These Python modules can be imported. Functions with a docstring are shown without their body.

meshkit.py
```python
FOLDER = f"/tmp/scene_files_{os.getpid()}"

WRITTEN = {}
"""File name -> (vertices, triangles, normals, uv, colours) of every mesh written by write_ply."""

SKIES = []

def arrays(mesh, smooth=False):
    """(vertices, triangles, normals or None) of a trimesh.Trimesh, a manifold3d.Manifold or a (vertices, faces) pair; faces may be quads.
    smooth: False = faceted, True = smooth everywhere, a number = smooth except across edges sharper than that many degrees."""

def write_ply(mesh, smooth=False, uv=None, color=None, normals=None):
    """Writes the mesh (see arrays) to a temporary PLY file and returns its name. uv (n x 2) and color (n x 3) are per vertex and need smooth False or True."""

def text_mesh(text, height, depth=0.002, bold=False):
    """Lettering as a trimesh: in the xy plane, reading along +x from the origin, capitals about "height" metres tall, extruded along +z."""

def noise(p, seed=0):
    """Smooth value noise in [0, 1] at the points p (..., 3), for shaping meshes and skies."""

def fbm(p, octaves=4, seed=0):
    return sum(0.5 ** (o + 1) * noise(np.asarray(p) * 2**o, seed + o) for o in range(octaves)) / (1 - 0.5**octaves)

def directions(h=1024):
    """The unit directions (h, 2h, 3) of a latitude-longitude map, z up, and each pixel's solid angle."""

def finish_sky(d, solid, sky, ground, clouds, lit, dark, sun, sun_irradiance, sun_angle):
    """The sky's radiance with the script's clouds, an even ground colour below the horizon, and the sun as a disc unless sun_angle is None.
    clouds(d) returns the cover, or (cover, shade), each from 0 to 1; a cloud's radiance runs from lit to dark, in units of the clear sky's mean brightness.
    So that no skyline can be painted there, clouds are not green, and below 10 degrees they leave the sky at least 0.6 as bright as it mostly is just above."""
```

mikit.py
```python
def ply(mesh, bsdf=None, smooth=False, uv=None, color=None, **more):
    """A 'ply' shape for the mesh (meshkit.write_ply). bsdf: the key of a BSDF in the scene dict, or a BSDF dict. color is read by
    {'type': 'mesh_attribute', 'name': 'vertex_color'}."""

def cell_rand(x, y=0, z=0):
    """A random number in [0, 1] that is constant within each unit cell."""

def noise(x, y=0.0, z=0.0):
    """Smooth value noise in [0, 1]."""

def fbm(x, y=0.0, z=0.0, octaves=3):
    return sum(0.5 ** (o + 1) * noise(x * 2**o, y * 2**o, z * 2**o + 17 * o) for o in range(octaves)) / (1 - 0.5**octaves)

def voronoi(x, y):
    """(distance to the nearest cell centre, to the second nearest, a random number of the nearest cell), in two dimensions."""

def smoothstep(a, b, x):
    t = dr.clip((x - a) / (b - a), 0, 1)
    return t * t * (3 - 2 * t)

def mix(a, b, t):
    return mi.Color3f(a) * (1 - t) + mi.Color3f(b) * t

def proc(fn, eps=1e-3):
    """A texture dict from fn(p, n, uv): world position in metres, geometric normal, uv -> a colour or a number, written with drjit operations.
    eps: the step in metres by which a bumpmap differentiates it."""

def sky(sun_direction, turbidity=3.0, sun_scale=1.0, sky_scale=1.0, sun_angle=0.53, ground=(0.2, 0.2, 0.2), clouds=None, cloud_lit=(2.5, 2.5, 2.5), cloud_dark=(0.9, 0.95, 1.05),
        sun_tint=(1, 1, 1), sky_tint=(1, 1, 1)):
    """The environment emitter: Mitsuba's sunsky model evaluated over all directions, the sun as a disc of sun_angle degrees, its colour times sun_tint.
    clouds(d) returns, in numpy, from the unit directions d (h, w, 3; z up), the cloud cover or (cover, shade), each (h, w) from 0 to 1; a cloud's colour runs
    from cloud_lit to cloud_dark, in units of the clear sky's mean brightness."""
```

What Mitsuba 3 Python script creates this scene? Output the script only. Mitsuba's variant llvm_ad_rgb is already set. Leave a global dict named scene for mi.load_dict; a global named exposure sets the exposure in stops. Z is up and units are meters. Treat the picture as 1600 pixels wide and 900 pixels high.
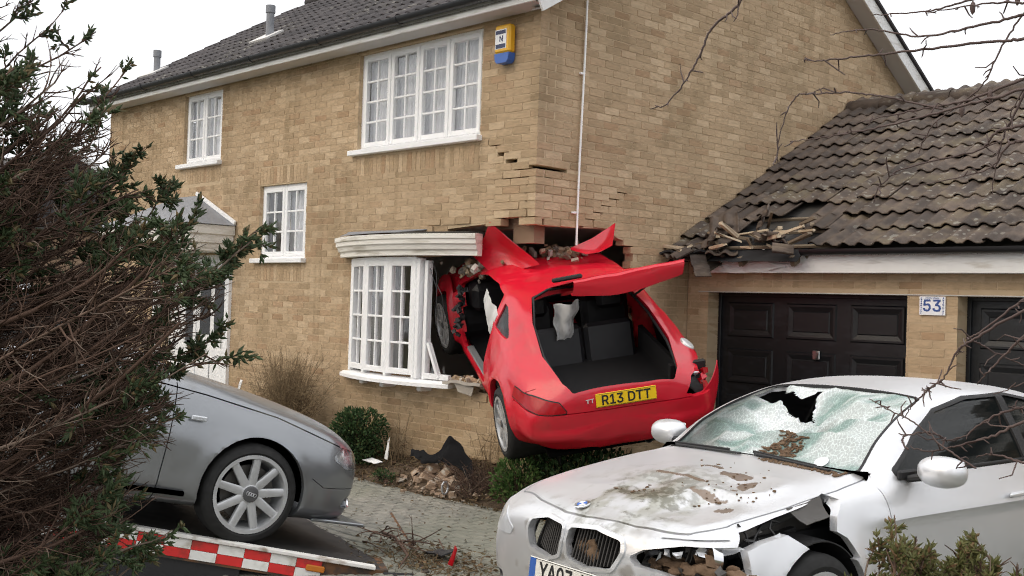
import math, random
import numpy as np, trimesh, drjit as dr, mitsuba as mi
import manifold3d as m3
from manifold3d import Manifold, CrossSection
from shapely.geometry import Polygon, box as sbox, LineString
from shapely.ops import unary_union
from scipy.interpolate import PchipInterpolator
import mikit, meshkit
from mikit import proc, noise, fbm, voronoi, cell_rand, smoothstep, mix

T4 = mi.ScalarTransform4f
A = np.array
rng = np.random.default_rng(7)

# ------------------------------------------------------------------ camera, sky, exposure
CAM = A([7.533, -7.333, 1.764])
YAW, PITCH, ROLL = -0.8168, 0.01544, -0.03244
_f = A([math.sin(YAW)*math.cos(PITCH), math.cos(YAW)*math.cos(PITCH), math.sin(PITCH)])
_r = A([math.cos(YAW), -math.sin(YAW), 0.0])
_d = -np.cross(_r, _f)
_up = -(-math.sin(ROLL)*_r + math.cos(ROLL)*_d)
scene, labels = {}, {}
scene['camera'] = dict(type='perspective', fov=48.53, fov_axis='x', near_clip=0.05, far_clip=2000.0,
    to_world=T4().look_at(origin=CAM.tolist(), target=(CAM+_f).tolist(), up=_up.tolist()))
def overcast(d):                                                # standard overcast: brighter overhead than at the horizon
    n = meshkit.fbm(np.stack([d[..., 0]*2.2, d[..., 1]*2.2, d[..., 2]*3.0], -1), 4, 3)
    return np.ones(d.shape[:2]), np.clip(1-np.clip(d[..., 2], 0, 1)+(n-.5)*.5, 0, 1)
scene['sky'] = mikit.sky([-0.25, -0.80, 0.62], turbidity=5, sun_scale=0.26, sun_angle=46, clouds=overcast,
    cloud_lit=(4.9, 4.9, 4.95), cloud_dark=(3.0, 3.04, 3.12), ground=(0.18, 0.18, 0.17))
exposure = 1.7

# ------------------------------------------------------------------ helpers
def num(key):
    if key not in scene and key not in labels: return key
    i = NUM.get(key, 0)
    while True:
        i += 1; k = f'{key}_{i:03d}'
        if k not in scene and k not in labels: NUM[key] = i; return k
NUM = {}
def tag(key, label=None, cat=None, group=None, kind=None):
    d = labels.setdefault(key, {})
    for k, v in (('label', label), ('category', cat), ('group', group), ('kind', kind)):
        if v: d[k] = v
    return key
def thing(name, label, cat, group=None, kind=None):
    key = num(name); labels[key] = {}
    return tag(key, label, cat, group, kind)
def put(name, mesh, bsdf, parent=None, smooth=False, xf=None, uv=None, color=None, label=None, cat=None, group=None, kind=None):
    key = num(parent+'__'+name if parent else name)
    if isinstance(mesh, dict): s = dict(mesh)
    else: s = mikit.ply(mesh, bsdf, smooth=smooth, uv=uv, color=color)
    if isinstance(mesh, dict) and bsdf: s['bsdf'] = {'type': 'ref', 'id': bsdf}
    if xf is not None: s['to_world'] = T4(xf.tolist() if isinstance(xf, np.ndarray) else xf)
    scene[key] = s
    if label or cat or group or kind: tag(key, label, cat, group, kind)
    return key
def frame(o, x, y, z):
    M = np.eye(4); M[:3, 0], M[:3, 1], M[:3, 2], M[:3, 3] = x, y, z, o
    return M
def rz(a):
    c, s = math.cos(a), math.sin(a); return A([[c, -s, 0], [s, c, 0], [0, 0, 1.0]])
def ry(a):
    c, s = math.cos(a), math.sin(a); return A([[c, 0, s], [0, 1, 0], [-s, 0, c]])
def rx(a):
    c, s = math.cos(a), math.sin(a); return A([[1, 0, 0], [0, c, -s], [0, s, c]])
def m4(R, t):
    M = np.eye(4); M[:3, :3] = R; M[:3, 3] = t; return M
def unit(v): v = A(v, float); return v/np.linalg.norm(v)
BOXF = A([[0,2,1],[0,3,2],[4,5,6],[4,6,7],[0,1,5],[0,5,4],[1,2,6],[1,6,5],[2,3,7],[2,7,6],[3,0,4],[3,4,7]])
class MB:
    """collects pieces into one mesh"""
    def __init__(s): s.v, s.f, s.u, s.n = [], [], [], 0
    def add(s, v, f, uv=None):
        v = A(v, float); s.v.append(v); s.f.append(A(f)+s.n); s.n += len(v)
        s.u.append(np.tile(A(uv if uv is not None else (0.5, 0.5)), (len(v), 1)) if uv is None or np.ndim(uv) == 1 else A(uv))
        return s
    def box(s, lo, hi, uv=None, jit=0, M=None):
        x0, y0, z0 = lo; x1, y1, z1 = hi
        v = A([[x0,y0,z0],[x1,y0,z0],[x1,y1,z0],[x0,y1,z0],[x0,y0,z1],[x1,y0,z1],[x1,y1,z1],[x0,y1,z1]], float)
        if jit: v += rng.uniform(-jit, jit, v.shape)
        if M is not None: v = v@M[:3, :3].T+M[:3, 3]
        return s.add(v, BOXF, uv)
    def cbox(s, lo, hi, c=0.004, M=None):
        v, f = cbox(A(hi)-A(lo), c); v = v+(A(lo)+A(hi))/2
        if M is not None: v = v@M[:3, :3].T+M[:3, 3]
        return s.add(v, f)
    def bar(s, p, q, w, h, up=(0, 0, 1), c=0.003):
        """rectangular bar from p to q; w across, h along up"""
        p, q = A(p, float), A(q, float); z = unit(q-p); x = np.cross(up, z); x = unit(x) if np.linalg.norm(x) > 1e-6 else A([1.0, 0, 0]); y = np.cross(z, x)
        L = np.linalg.norm(q-p); v, f = cbox(A([w, h, L]), min(c, w/3, h/3))
        return s.add(v@A([x, y, z])+(p+q)/2, f)
    def tube(s, pts, rad, n=6, uv=None, cap=True):
        pts = A(pts, float); rad = np.broadcast_to(A(rad, float), (len(pts),))
        t = np.gradient(pts, axis=0); t /= np.linalg.norm(t, axis=1, keepdims=True)+1e-12
        ref = A([0, 0, 1.0]) if abs(t[0, 2]) < .9 else A([1.0, 0, 0])
        a = np.cross(t, ref); a /= np.linalg.norm(a, axis=1, keepdims=True)+1e-9; b = np.cross(t, a)
        th = np.arange(n)*2*math.pi/n
        v = (pts[:, None]+rad[:, None, None]*(np.cos(th)[None, :, None]*a[:, None]+np.sin(th)[None, :, None]*b[:, None])).reshape(-1, 3)
        i, j = np.meshgrid(np.arange(len(pts)-1), np.arange(n), indexing='ij'); i, j = i.ravel(), j.ravel(); k = (j+1) % n
        f = np.vstack([np.stack([i*n+j, (i+1)*n+j, (i+1)*n+k], 1), np.stack([i*n+j, (i+1)*n+k, i*n+k], 1)])
        if cap:
            m = len(v); v = np.vstack([v, pts[:1], pts[-1:]]); jj = np.arange(n); kk = (jj+1) % n; e = (len(pts)-1)*n
            f = np.vstack([f, np.stack([jj*0+m, jj, kk], 1), np.stack([jj*0+m+1, e+kk, e+jj], 1)])
        return s.add(v, f[:, ::-1], uv)
    def mesh(s): return np.vstack(s.v), np.vstack(s.f)
    def uvs(s): return np.vstack(s.u)
    def put(s, name, bsdf, parent=None, smooth=False, withuv=False, **k):
        return put(name, s.mesh(), bsdf, parent, smooth, uv=s.uvs() if withuv else None, **k)
_cb = {}
def cbox(size, c):
    """a box with chamfered edges about the origin"""
    h = A(size)/2; v = []
    for sx in (-1, 1):
        for sy in (-1, 1):
            for sz in (-1, 1):
                for k in range(3):
                    q = h-c; q = A(q); q[k] = h[k]; v.append(A([sx, sy, sz])*q)
    v = A(v)
    if 'f' not in _cb:
        hh = A([1, 1.1, 1.2]); w = []
        for sx in (-1, 1):
            for sy in (-1, 1):
                for sz in (-1, 1):
                    for k in range(3):
                        q = hh-.2; q[k] = hh[k]; w.append(A([sx, sy, sz])*q)
        w = A(w); hull = m3.Manifold.hull_points(w).to_mesh(); hv = A(hull.vert_properties)[:, :3]
        idx = A([np.argmin(((w-p)**2).sum(1)) for p in hv]); _cb['f'] = idx[A(hull.tri_verts)]
    return v, _cb['f']
def mani(mesh): return m3.Manifold(m3.Mesh(np.ascontiguousarray(mesh[0], np.float32), np.ascontiguousarray(mesh[1], np.uint32)))
def arr(M): q = M.to_mesh(); return A(q.vert_properties, float)[:, :3], A(q.tri_verts)
def xform(mesh, M): return mesh[0]@M[:3, :3].T+M[:3, 3], mesh[1]
def cat(*ms):
    b = MB()
    for m in ms: b.add(*m)
    return b.mesh()
def prism(poly, M, d0, d1):
    """shapely polygon in the (x, y) plane of the frame M, extruded from d0 to d1 along its z"""
    out = MB()
    for g in getattr(poly, 'geoms', [poly]):
        m = trimesh.creation.extrude_polygon(g, d1-d0, engine='earcut')
        out.add(A(m.vertices)+[0, 0, d0], m.faces)
    return xform(out.mesh(), M)
def mprism(pts, d0, d1, M=None):
    """manifold prism of a point list in the plane of M"""
    p = Polygon(pts).buffer(0)
    m = mani(prism(p, M if M is not None else np.eye(4), d0, d1))
    return m
def revolve(prof, n=32, axis='y'):
    """closed lathe of (radius, height) profile around an axis"""
    prof = A(prof, float); th = np.arange(n)*2*math.pi/n
    v = np.stack([prof[:, 0][:, None]*np.cos(th), np.broadcast_to(prof[:, 1][:, None], (len(prof), n)), prof[:, 0][:, None]*np.sin(th)], -1).reshape(-1, 3)
    q_ = np.roll(prof, -1, 0)
    if (prof[:, 0]*q_[:, 1]-q_[:, 0]*prof[:, 1]).sum() < 0:
        prof = prof[::-1]; v = v.reshape(len(prof), n, 3)[::-1].reshape(-1, 3)
    m = len(prof); i, j = np.meshgrid(np.arange(m-1), np.arange(n), indexing='ij'); i, j = i.ravel(), j.ravel(); k = (j+1) % n
    f = np.vstack([np.stack([i*n+j, (i+1)*n+j, (i+1)*n+k], 1), np.stack([i*n+j, (i+1)*n+k, i*n+k], 1)])
    if axis == 'z': v = v[:, [0, 2, 1]]; f = f[:, ::-1]
    return v, f
def grid(P, flip=False):
    """quads over a (n, m, 3) point grid"""
    n, m = P.shape[:2]; i, j = np.meshgrid(np.arange(n-1), np.arange(m-1), indexing='ij'); i, j = i.ravel(), j.ravel()
    f = np.vstack([np.stack([i*m+j, (i+1)*m+j, (i+1)*m+j+1], 1), np.stack([i*m+j, (i+1)*m+j+1, i*m+j+1], 1)])
    return P.reshape(-1, 3), f[:, ::-1] if flip else f
def sheet(P, t):
    """a (n, m, 3) grid thickened by t along its normals: closed"""
    n, m = P.shape[:2]
    du = np.gradient(P, axis=0); dv = np.gradient(P, axis=1); N = np.cross(du, dv); N /= np.linalg.norm(N, axis=-1, keepdims=True)+1e-12
    a, fa = grid(P+N*t/2); b, fb = grid(P-N*t/2, True); o = n*m
    ring = [i*m for i in range(n)]+[(n-1)*m+j for j in range(1, m)]+[i*m+m-1 for i in range(n-2, -1, -1)]+[j for j in range(m-2, 0, -1)]
    r = A(ring); q = np.roll(r, -1)
    fs = np.vstack([np.stack([r, q+o, q], 1), np.stack([r, r+o, q+o], 1)])
    return np.vstack([a, b]), np.vstack([fa, fb+o, fs])
def dfm(mesh, amp, scale, seed=0, along=None):
    """displaces by noise"""
    v, f = mesh; v = A(v, float)
    d = np.stack([meshkit.fbm(v*scale+A([3.1, 7.7, 1.3])*k, 3, seed+k)-.5 for k in range(3)], -1)*2*amp
    return v+d, f
def poly2(mesh_pts): return Polygon(mesh_pts)

# ------------------------------------------------------------------ materials
def mat(key, col, rough=.6, metal=0., spec=.5, coat=0., bump=None, bscale=.01, two=False, **kw):
    b = dict(type='principled', base_color=col if isinstance(col, dict) else {'type': 'rgb', 'value': list(col)}, roughness=rough, specular=spec)
    if metal: b['metallic'] = metal
    if coat: b['clearcoat'] = coat; b['clearcoat_gloss'] = kw.pop('cgloss', .92)
    b.update(kw)
    if bump: b = dict(type='bumpmap', arbitrary=bump, scale=bscale, bsdf=b)
    if two: b = dict(type='twosided', bsdf=b)
    scene[key] = b
    return key
def C3(c): return mi.Color3f(*c)
def brick_col(p, n, uv):
    t = uv.x; base = mix(mix((.355, .258, .160), (.42, .308, .195), smoothstep(.0, .4, t)), (.49, .372, .245), smoothstep(.62, 1., t))
    base = mix(base, (.33, .205, .12), smoothstep(.80, .99, uv.y)*.6)
    g = fbm(p.x*22+uv.y*40, p.y*22, p.z*60, 3); s = fbm(p.x*1.1, p.y*1.1, p.z*.8, 3)
    k = .78+.44*g; w = .86+.28*s
    base = base*k*w
    base = mix(base, base*mi.Color3f(.70, .70, .66), smoothstep(.55, .75, fbm(p.x*3+5, p.y*3, p.z*1.3, 3))*.55)
    damp = smoothstep(1.3, .1, p.z+.9*fbm(p.x*1.7, p.y*1.7, 3.0, 3)-.3); base = mix(base, base*mi.Color3f(.72, .70, .60), damp*.6)
    run = smoothstep(.52, .72, fbm(p.x*9, p.y*9, p.z*.5, 3))*smoothstep(.4, .6, fbm(p.x*.8, p.y*.8, p.z*.5+4, 2)); return mix(base, base*mi.Color3f(.74, .73, .70), run*.6)
mat('m_brick', proc(brick_col), .88, spec=.25)
mat('m_mortar', proc(lambda p, n, uv: mix((.43, .33, .215), (.51, .40, .27), fbm(p.x*9, p.y*9, p.z*9, 3))), .95, spec=.1)
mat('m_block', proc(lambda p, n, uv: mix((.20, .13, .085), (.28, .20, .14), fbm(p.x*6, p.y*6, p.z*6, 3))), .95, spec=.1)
mat('m_plaster', (.35, .32, .28), .9, spec=.1)
mat('m_dark_room', (.07, .065, .06), .9, spec=.1)
mat('m_room', (.46, .44, .39), .9, spec=.1)
mat('m_upvc', proc(lambda p, n, uv: mi.Color3f(.80, .805, .81)*(.92+.10*fbm(p.x*7, p.y*7, p.z*3, 3))), .35, spec=.5)
mat('m_white_wood', proc(lambda p, n, uv: mix((.70, .70, .69), (.52, .50, .46), smoothstep(.55, .8, fbm(p.x*4, p.y*4, p.z*18, 4)))), .6)
mat('m_soffit', proc(lambda p, n, uv: mi.Color3f(.52, .51, .50)*(.85+.3*fbm(p.x*2, p.y*2, p.z*2, 3))), .7, spec=.3)
mat('m_gutter', (.020, .022, .027), .38)
mat('m_black_gutter', (.014, .014, .016), .4)
mat('m_lead', proc(lambda p, n, uv: mix((.16, .17, .19), (.27, .28, .30), fbm(p.x*5, p.y*5, p.z*5, 3))), .6, spec=.4)
mat('m_cornice', proc(lambda p, n, uv: mix((.68, .66, .61), (.40, .37, .31), smoothstep(.5, .85, fbm(p.x*3, p.y*3, p.z*22, 4)))), .6)
def tile_col(dark, mid, moss):
    def fn(p, n, uv):
        a = fbm(p.x*7, p.y*7, p.z*7, 4); b = fbm(p.x*1.3+9, p.y*1.3, p.z*1.3, 3)
        c = mix(dark, mid, smoothstep(.3, .75, a)*.75+.25*uv.x)*(.75+.5*uv.y)
        c = mix(c, moss, smoothstep(.53, .70, b*.55+a*.45)*.7)
        lich = smoothstep(.72, .80, noise(p.x*26, p.y*26, p.z*26))*smoothstep(.5, .62, b)
        return mix(c, (.30, .29, .25), lich*.45)
    return fn
mat('m_garage_tile', proc(tile_col((.048, .037, .031), (.125, .094, .073), (.120, .098, .058))), .72, spec=.35)
mat('m_house_tile', proc(tile_col((.026, .023, .025), (.060, .053, .054), (.058, .053, .044))), .75, spec=.4)
scene['m_glass'] = dict(type='thindielectric', int_ior=1.5)
mat('m_net', proc(lambda p, n, uv: mi.Color3f(.62, .63, .65)*(.85+.15*noise(p.x*60, p.y*60, 0))), .9, spec=.05, two=True)
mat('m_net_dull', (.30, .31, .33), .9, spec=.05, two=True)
mat('m_black_door', proc(lambda p, n, uv: mi.Color3f(.0075, .0085, .0105)*(1+.8*smoothstep(.5, .8, fbm(p.x*5, p.y*5, p.z*12, 3)))), .42, spec=.4)
mat('m_steel', (.55, .55, .55), .3, metal=1.)
mat('m_chrome', (.75, .76, .78), .12, metal=1.)
mat('m_white_cable', (.80, .80, .80), .4)
mat('m_rubber', proc(lambda p, n, uv: mi.Color3f(.016, .016, .016)*(.8+.8*fbm(p.x*30, p.y*30, p.z*30, 2))), .75, spec=.3)
mat('m_black_plastic', (.014, .014, .015), .5)
mat('m_liner', (.008, .008, .009), .85, spec=.15)
mat('m_black_void', (.004, .004, .004), .9, spec=.05)
# ------------------------------------------------------------------ ground
def ground_col(p, n, uv):
    a = fbm(p.x*1.5, p.y*1.5, 0, 4); return mix((.05, .045, .035), (.10, .10, .06), a)
mat('m_ground', proc(ground_col), .95, spec=.1)
put('ground', (A([[-300, -200, -.05], [300, -200, -.05], [300, 400, -.05], [-300, 400, -.05]]), A([[0, 1, 2], [0, 2, 3]])), 'm_ground', kind='structure')
def paver_col(p, n, uv):
    a = fbm(p.x*3, p.y*3, 0, 4); g = fbm(p.x*30, p.y*30, p.z*30, 3)
    c = mix((.150, .150, .130), (.25, .238, .205), uv.x*.6+a*.4)*(.70+.6*g)
    return mix(c, (.155, .160, .120), smoothstep(.45, .7, fbm(p.x*.9+3, p.y*.9, 0, 4))*.6)
mat('m_paver', proc(paver_col), .62, spec=.4)
mat('m_joint', proc(lambda p, n, uv: mix((.045, .05, .03), (.09, .085, .06), fbm(p.x*8, p.y*8, 0, 3))), .95, spec=.1)
put('driveway', (A([[-9.5, -9, -.012], [9, -9, -.012], [9, 2.32, -.012], [-9.5, 2.32, -.012]], float), A([[0, 1, 2], [0, 2, 3]])), 'm_joint', kind='structure')
def lay_pavers():
    out = []
    bw, bl, j = .100, .200, .011; x0, x1, y0, y1 = -4.2, 6.0, -5.6, 2.2
    r = 0; y = y0
    while y < y1:
        x = x0+(r % 2)*bl/2
        while x < x1:
            cx, cy = x+bl/2, y+bw/2
            if not (cy > -.62 and cx < .9) and not (cx > 1.2 and cy > .3): out.append((x, y))
            x += bl
        y += bw; r += 1
    out.sort(key=lambda q: 0 if (-2.2 < q[0] < 2.6 and -3.6 < q[1] < -.55) else 1)
    near = sorted([q for q in out if (-.8 < q[0] < 2.8 and -3.4 < q[1] < -.55)], key=lambda q: (q[0]-CAM[0])**2+(q[1]-CAM[1])**2)[:300]
    ns = set(near); rest = MB()
    for q in out:
        h = rng.uniform(-.003, .003); t = rng.uniform(-.0035, .0035, 2)
        b = MB() if q in ns else rest
        v, f = cbox(A([bl-j, bw-j, .05]), .008); v = v.copy(); v[:, 2] += v[:, 0]*t[0]*4+v[:, 1]*t[1]*6
        b.add(v+A([q[0]+bl/2, q[1]+bw/2, -.025+h]), f, (rng.random(), rng.random()))
        if q in ns: b.put('paver', 'm_paver', 'driveway', withuv=True)
    rest.put('paving', 'm_paver', 'driveway', withuv=True, kind='stuff')
lay_pavers()

# ------------------------------------------------------------------ the house
HOUSE = thing('brick_house', 'tan brick two storey house with its front corner smashed in by a red car', 'house')
WX0, EAVE, DEPTH, SL = -9.35, 4.53, 7.15, .60
PIT = .075
FM = frame([0, 0, 0], [1, 0, 0], [0, 0, 1], [0, -1, 0])       # facade: u = x, v = z, out = -y
GM = frame([0, 0, 0], [0, 1, 0], [0, 0, 1], [1, 0, 0])        # gable: u = y, v = z, out = +x
WINS = [(-2.86, -.80, 3.42, 4.49), (-6.95, -5.91, 3.54, 4.49), (-4.89, -3.84, 2.24, 3.14)]
BAY = (-2.86, -.74, .95, 2.24)
DOOR = (-7.35, -5.60, .0, 2.30)
fh = Polygon([(-.76, .92), (.0, .86), (.0, 2.60), (-.10, 2.60), (-.35, 2.66), (-.62, 2.55), (-1.45, 2.50), (-1.45, 2.2), (-.76, 2.2)])
gh = Polygon([(.0, .86), (1.25, 1.0), (1.42, 1.6), (1.40, 2.42), (1.15, 2.47), (1.02, 2.55), (.45, 2.53), (.20, 2.57), (.0, 2.60)])
# cracks: (path, width)
fcr = [LineString([(-.74, 3.37), (-.63, 3.335), (-.63, 3.30), (-.52, 3.30), (-.52, 3.225), (-.40, 3.225), (-.40, 3.15), (-.28, 3.15), (-.28, 3.075), (0, 3.075)]).buffer(.012, cap_style=2, join_style=2),
       LineString([(-.45, 2.985), (-.115, 2.99), (-.115, 2.62)]).buffer(.013, cap_style=2, join_style=2)]
gcr = [LineString([(0, 3.075), (.40, 3.07)]).buffer(.009, cap_style=2), LineString([(0, 3.0), (.2, 3.0)]).buffer(.007, cap_style=2),
       LineString([(.62, 2.55), (.70, 2.625), (.80, 2.625), (.80, 2.70), (.92, 2.70), (.92, 2.775), (1.03, 2.775), (1.03, 2.85), (1.15, 2.85), (1.15, 2.925), (1.26, 2.925), (1.26, 3.0)]).buffer(.010, cap_style=2)]
from shapely.affinity import translate as shp_move
fcr = [shp_move(c.buffer(.009, join_style=2), 0, -.014) for c in fcr]; gcr = [shp_move(c.buffer(.010, join_style=2), 0, -.014) for c in gcr]
fac = sbox(WX0, -.3, -.25, EAVE+.02).union(sbox(-.26, -.3, 0, EAVE+.02))
for a, b, c, d in WINS: fac = fac.difference(sbox(a, c, b, d))
fac = fac.difference(sbox(BAY[0], BAY[2], BAY[1], BAY[3])).difference(sbox(*[DOOR[i] for i in (0, 2, 1, 3)])).difference(fh)
for c in fcr: fac = fac.difference(c)
RIDGE = EAVE+SL*(DEPTH/2+.30)
gab = Polygon([(.001, -.3), (DEPTH, -.3), (DEPTH, EAVE+.12), (DEPTH/2, RIDGE-.06), (.001, EAVE+.12)]).difference(gh)
for c in gcr: gab = gab.difference(c)
wall = put('wall', cat(prism(fac, FM, -.11, 0), prism(gab, GM, -.11, -.0005)), 'm_mortar', HOUSE)
SOLD = [(-2.86, -.80, 3.13, 3.345), (-6.95, -5.91, 3.265, 3.48), (-4.89, -3.84, 3.15, 3.365), (-4.89, -3.84, 1.965, 2.18)]

def cut(iv, a, b):
    out = []
    for p, q in iv:
        if b <= p or a >= q: out.append((p, q)); continue
        if a-p > .03: out.append((p, a))
        if q-b > .03: out.append((b, q))
    return out
def lay(u0, u1, z0, z1, rects, off=0, ulim=None):
    """stretcher bond: list of (ua, ub, za, zb) bricks clear of the rects; ulim(row, z) gives the row's own ends"""
    out = []; row = int(round(z0/PIT))
    while row*PIT < z1-.02:
        z = row*PIT+.005; a, b = (u0, u1) if ulim is None else ulim(row, z)
        iv = [(a, b)]
        for r in rects:
            if r[2] < z+.05 and r[3] > z+.015: iv = cut(iv, r[0], r[1])
        k0 = math.floor((u0-.3)/.225)
        for p, q in iv:
            e = p
            while e < q-.02:
                n = (math.floor((e-off-(row % 2)*.1125+1e-6)/.225)+1)*.225+off+(row % 2)*.1125
                n = min(n, q)
                if q-n < .03: n = q
                if n-e > .02: out.append((e+.005 if e > p else e, n-.005 if n < q else n, z, z+.065))
                e = n
        row += 1
    return out
def brick_verts(M, ua, ub, za, zb, d0, d1, disp=(0, 0, 0), jit=.0011, rot=0):
    v = A([[ua,za,d0],[ub,za,d0],[ub,zb,d0],[ua,zb,d0],[ua,za,d1],[ub,za,d1],[ub,zb,d1],[ua,zb,d1]], float)
    v[4:] += rng.uniform(-jit, jit, (4, 3))
    if rot:
        c = v.mean(0); q = v[:, :2]-c[:2]; v[:, :2] = q@A([[math.cos(rot), math.sin(rot)], [-math.sin(rot), math.cos(rot)]])+c[:2]
    return (v+A(disp))@M[:3, :3].T+M[:3, 3]
bricks = []      # (verts, centre)
def wall_bricks(M, lst, hole, crk, moved, proud=.0038, deep=-.05):
    for ua, ub, za, zb in lst:
        c = ((ua+ub)/2, (za+zb)/2); b = sbox(ua, za, ub, zb)
        if hole is not None:
            k = b.intersection(hole).area/b.area
            if k > .42: continue
        dsp = moved(*c) if moved else (0, 0, 0)
        near = hole is not None and b.distance(hole) < .05
        r = rng.normal(0, .02) if near and rng.random() < .35 else 0
        if near: dsp = A(dsp)+A([rng.normal(0, .004), rng.normal(0, .002), abs(rng.normal(0, .008))])
        bricks.append(brick_verts(M, ua, ub, za, zb, deep-(.05 if near else 0), proud+rng.normal(0, .0008), dsp, rot=r))
frects = [(a-.0, b+.0, c-.03, d+.005) for a, b, c, d in WINS]+[(BAY[0], BAY[1], BAY[2]-.02, BAY[3])]+[DOOR]+[s for s in SOLD]
def f_moved(u, z):
    if u > -.115 and 2.5 < z < 3.0: return (.002, -.030, .004)
    if u > -.7 and z < 3.34-(u+.7)*.42 and z > 2.5 and u > -.64+.0*z: return (.002, -.030, .003)
    return (0, 0, 0)
def g_moved(u, z):
    if z < 3.07 and z > 2.45 and u < .62+max(0, (z-2.55))*1.35: return (-.001, -.030, .003)
    return (0, 0, 0)
fl = lay(WX0, 0, 0, EAVE, frects, ulim=lambda r, z: (WX0, -.2125 if r % 2 == 0 else -.100))
for s in SOLD:
    n = int(round((s[1]-s[0])/PIT)); w = (s[1]-s[0])/n
    fl += [(s[0]+i*w+.005, s[0]+(i+1)*w-.005, s[2]+.006, s[3]-.006) for i in range(n)]
wall_bricks(FM, fl, fh, fcr, f_moved)
def gl_lim(r, z):
    top = DEPTH if z < EAVE+.1 else DEPTH/2+(RIDGE-z)/SL
    bot = (.0975 if r % 2 == 0 else .210) if z < EAVE+.1 else max(.1, DEPTH/2-(RIDGE-z)/SL)
    return (bot+.003, top)
gl = lay(0, DEPTH, 0, RIDGE-.1, [], off=.1125, ulim=gl_lim)
wall_bricks(GM, gl, gh, gcr, g_moved)
row = 0
while (row+1)*PIT < EAVE+.02:                                  # whole bricks bonded round the corner
    z = row*PIT+.005
    if not (.84 < z < 2.545):
        d = (0, 0, 0)
        if 2.5 < z < 3.02: d = (.003, -.003, -.030)
        lo, hi = (A([-.2075, -.0045, z]), A([.0045, .0925, z+.065])) if row % 2 == 0 else (A([-.095, -.0045, z]), A([.0045, .205, z+.065]))
        m = MB().box(lo+A([d[0], d[1], d[2]]), hi+A([d[0], d[1], d[2]]), jit=.0012); bricks.append(m.v[0])
    row += 1
def visible_rank(v):
    c = v.mean(0); d = np.linalg.norm(c-CAM)
    q = (c-CAM); r = unit(_r); x = q@_r; y = q@_f
    pen = 0
    if abs(x/y) > .46: pen = 50
    if c[1] > .005 and c[2] < 1.9: pen += 6
    if c[2] < .55: pen += 6
    return d+pen
order = sorted(range(len(bricks)), key=lambda i: visible_rank(bricks[i])); top = set(order[:300])
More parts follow.
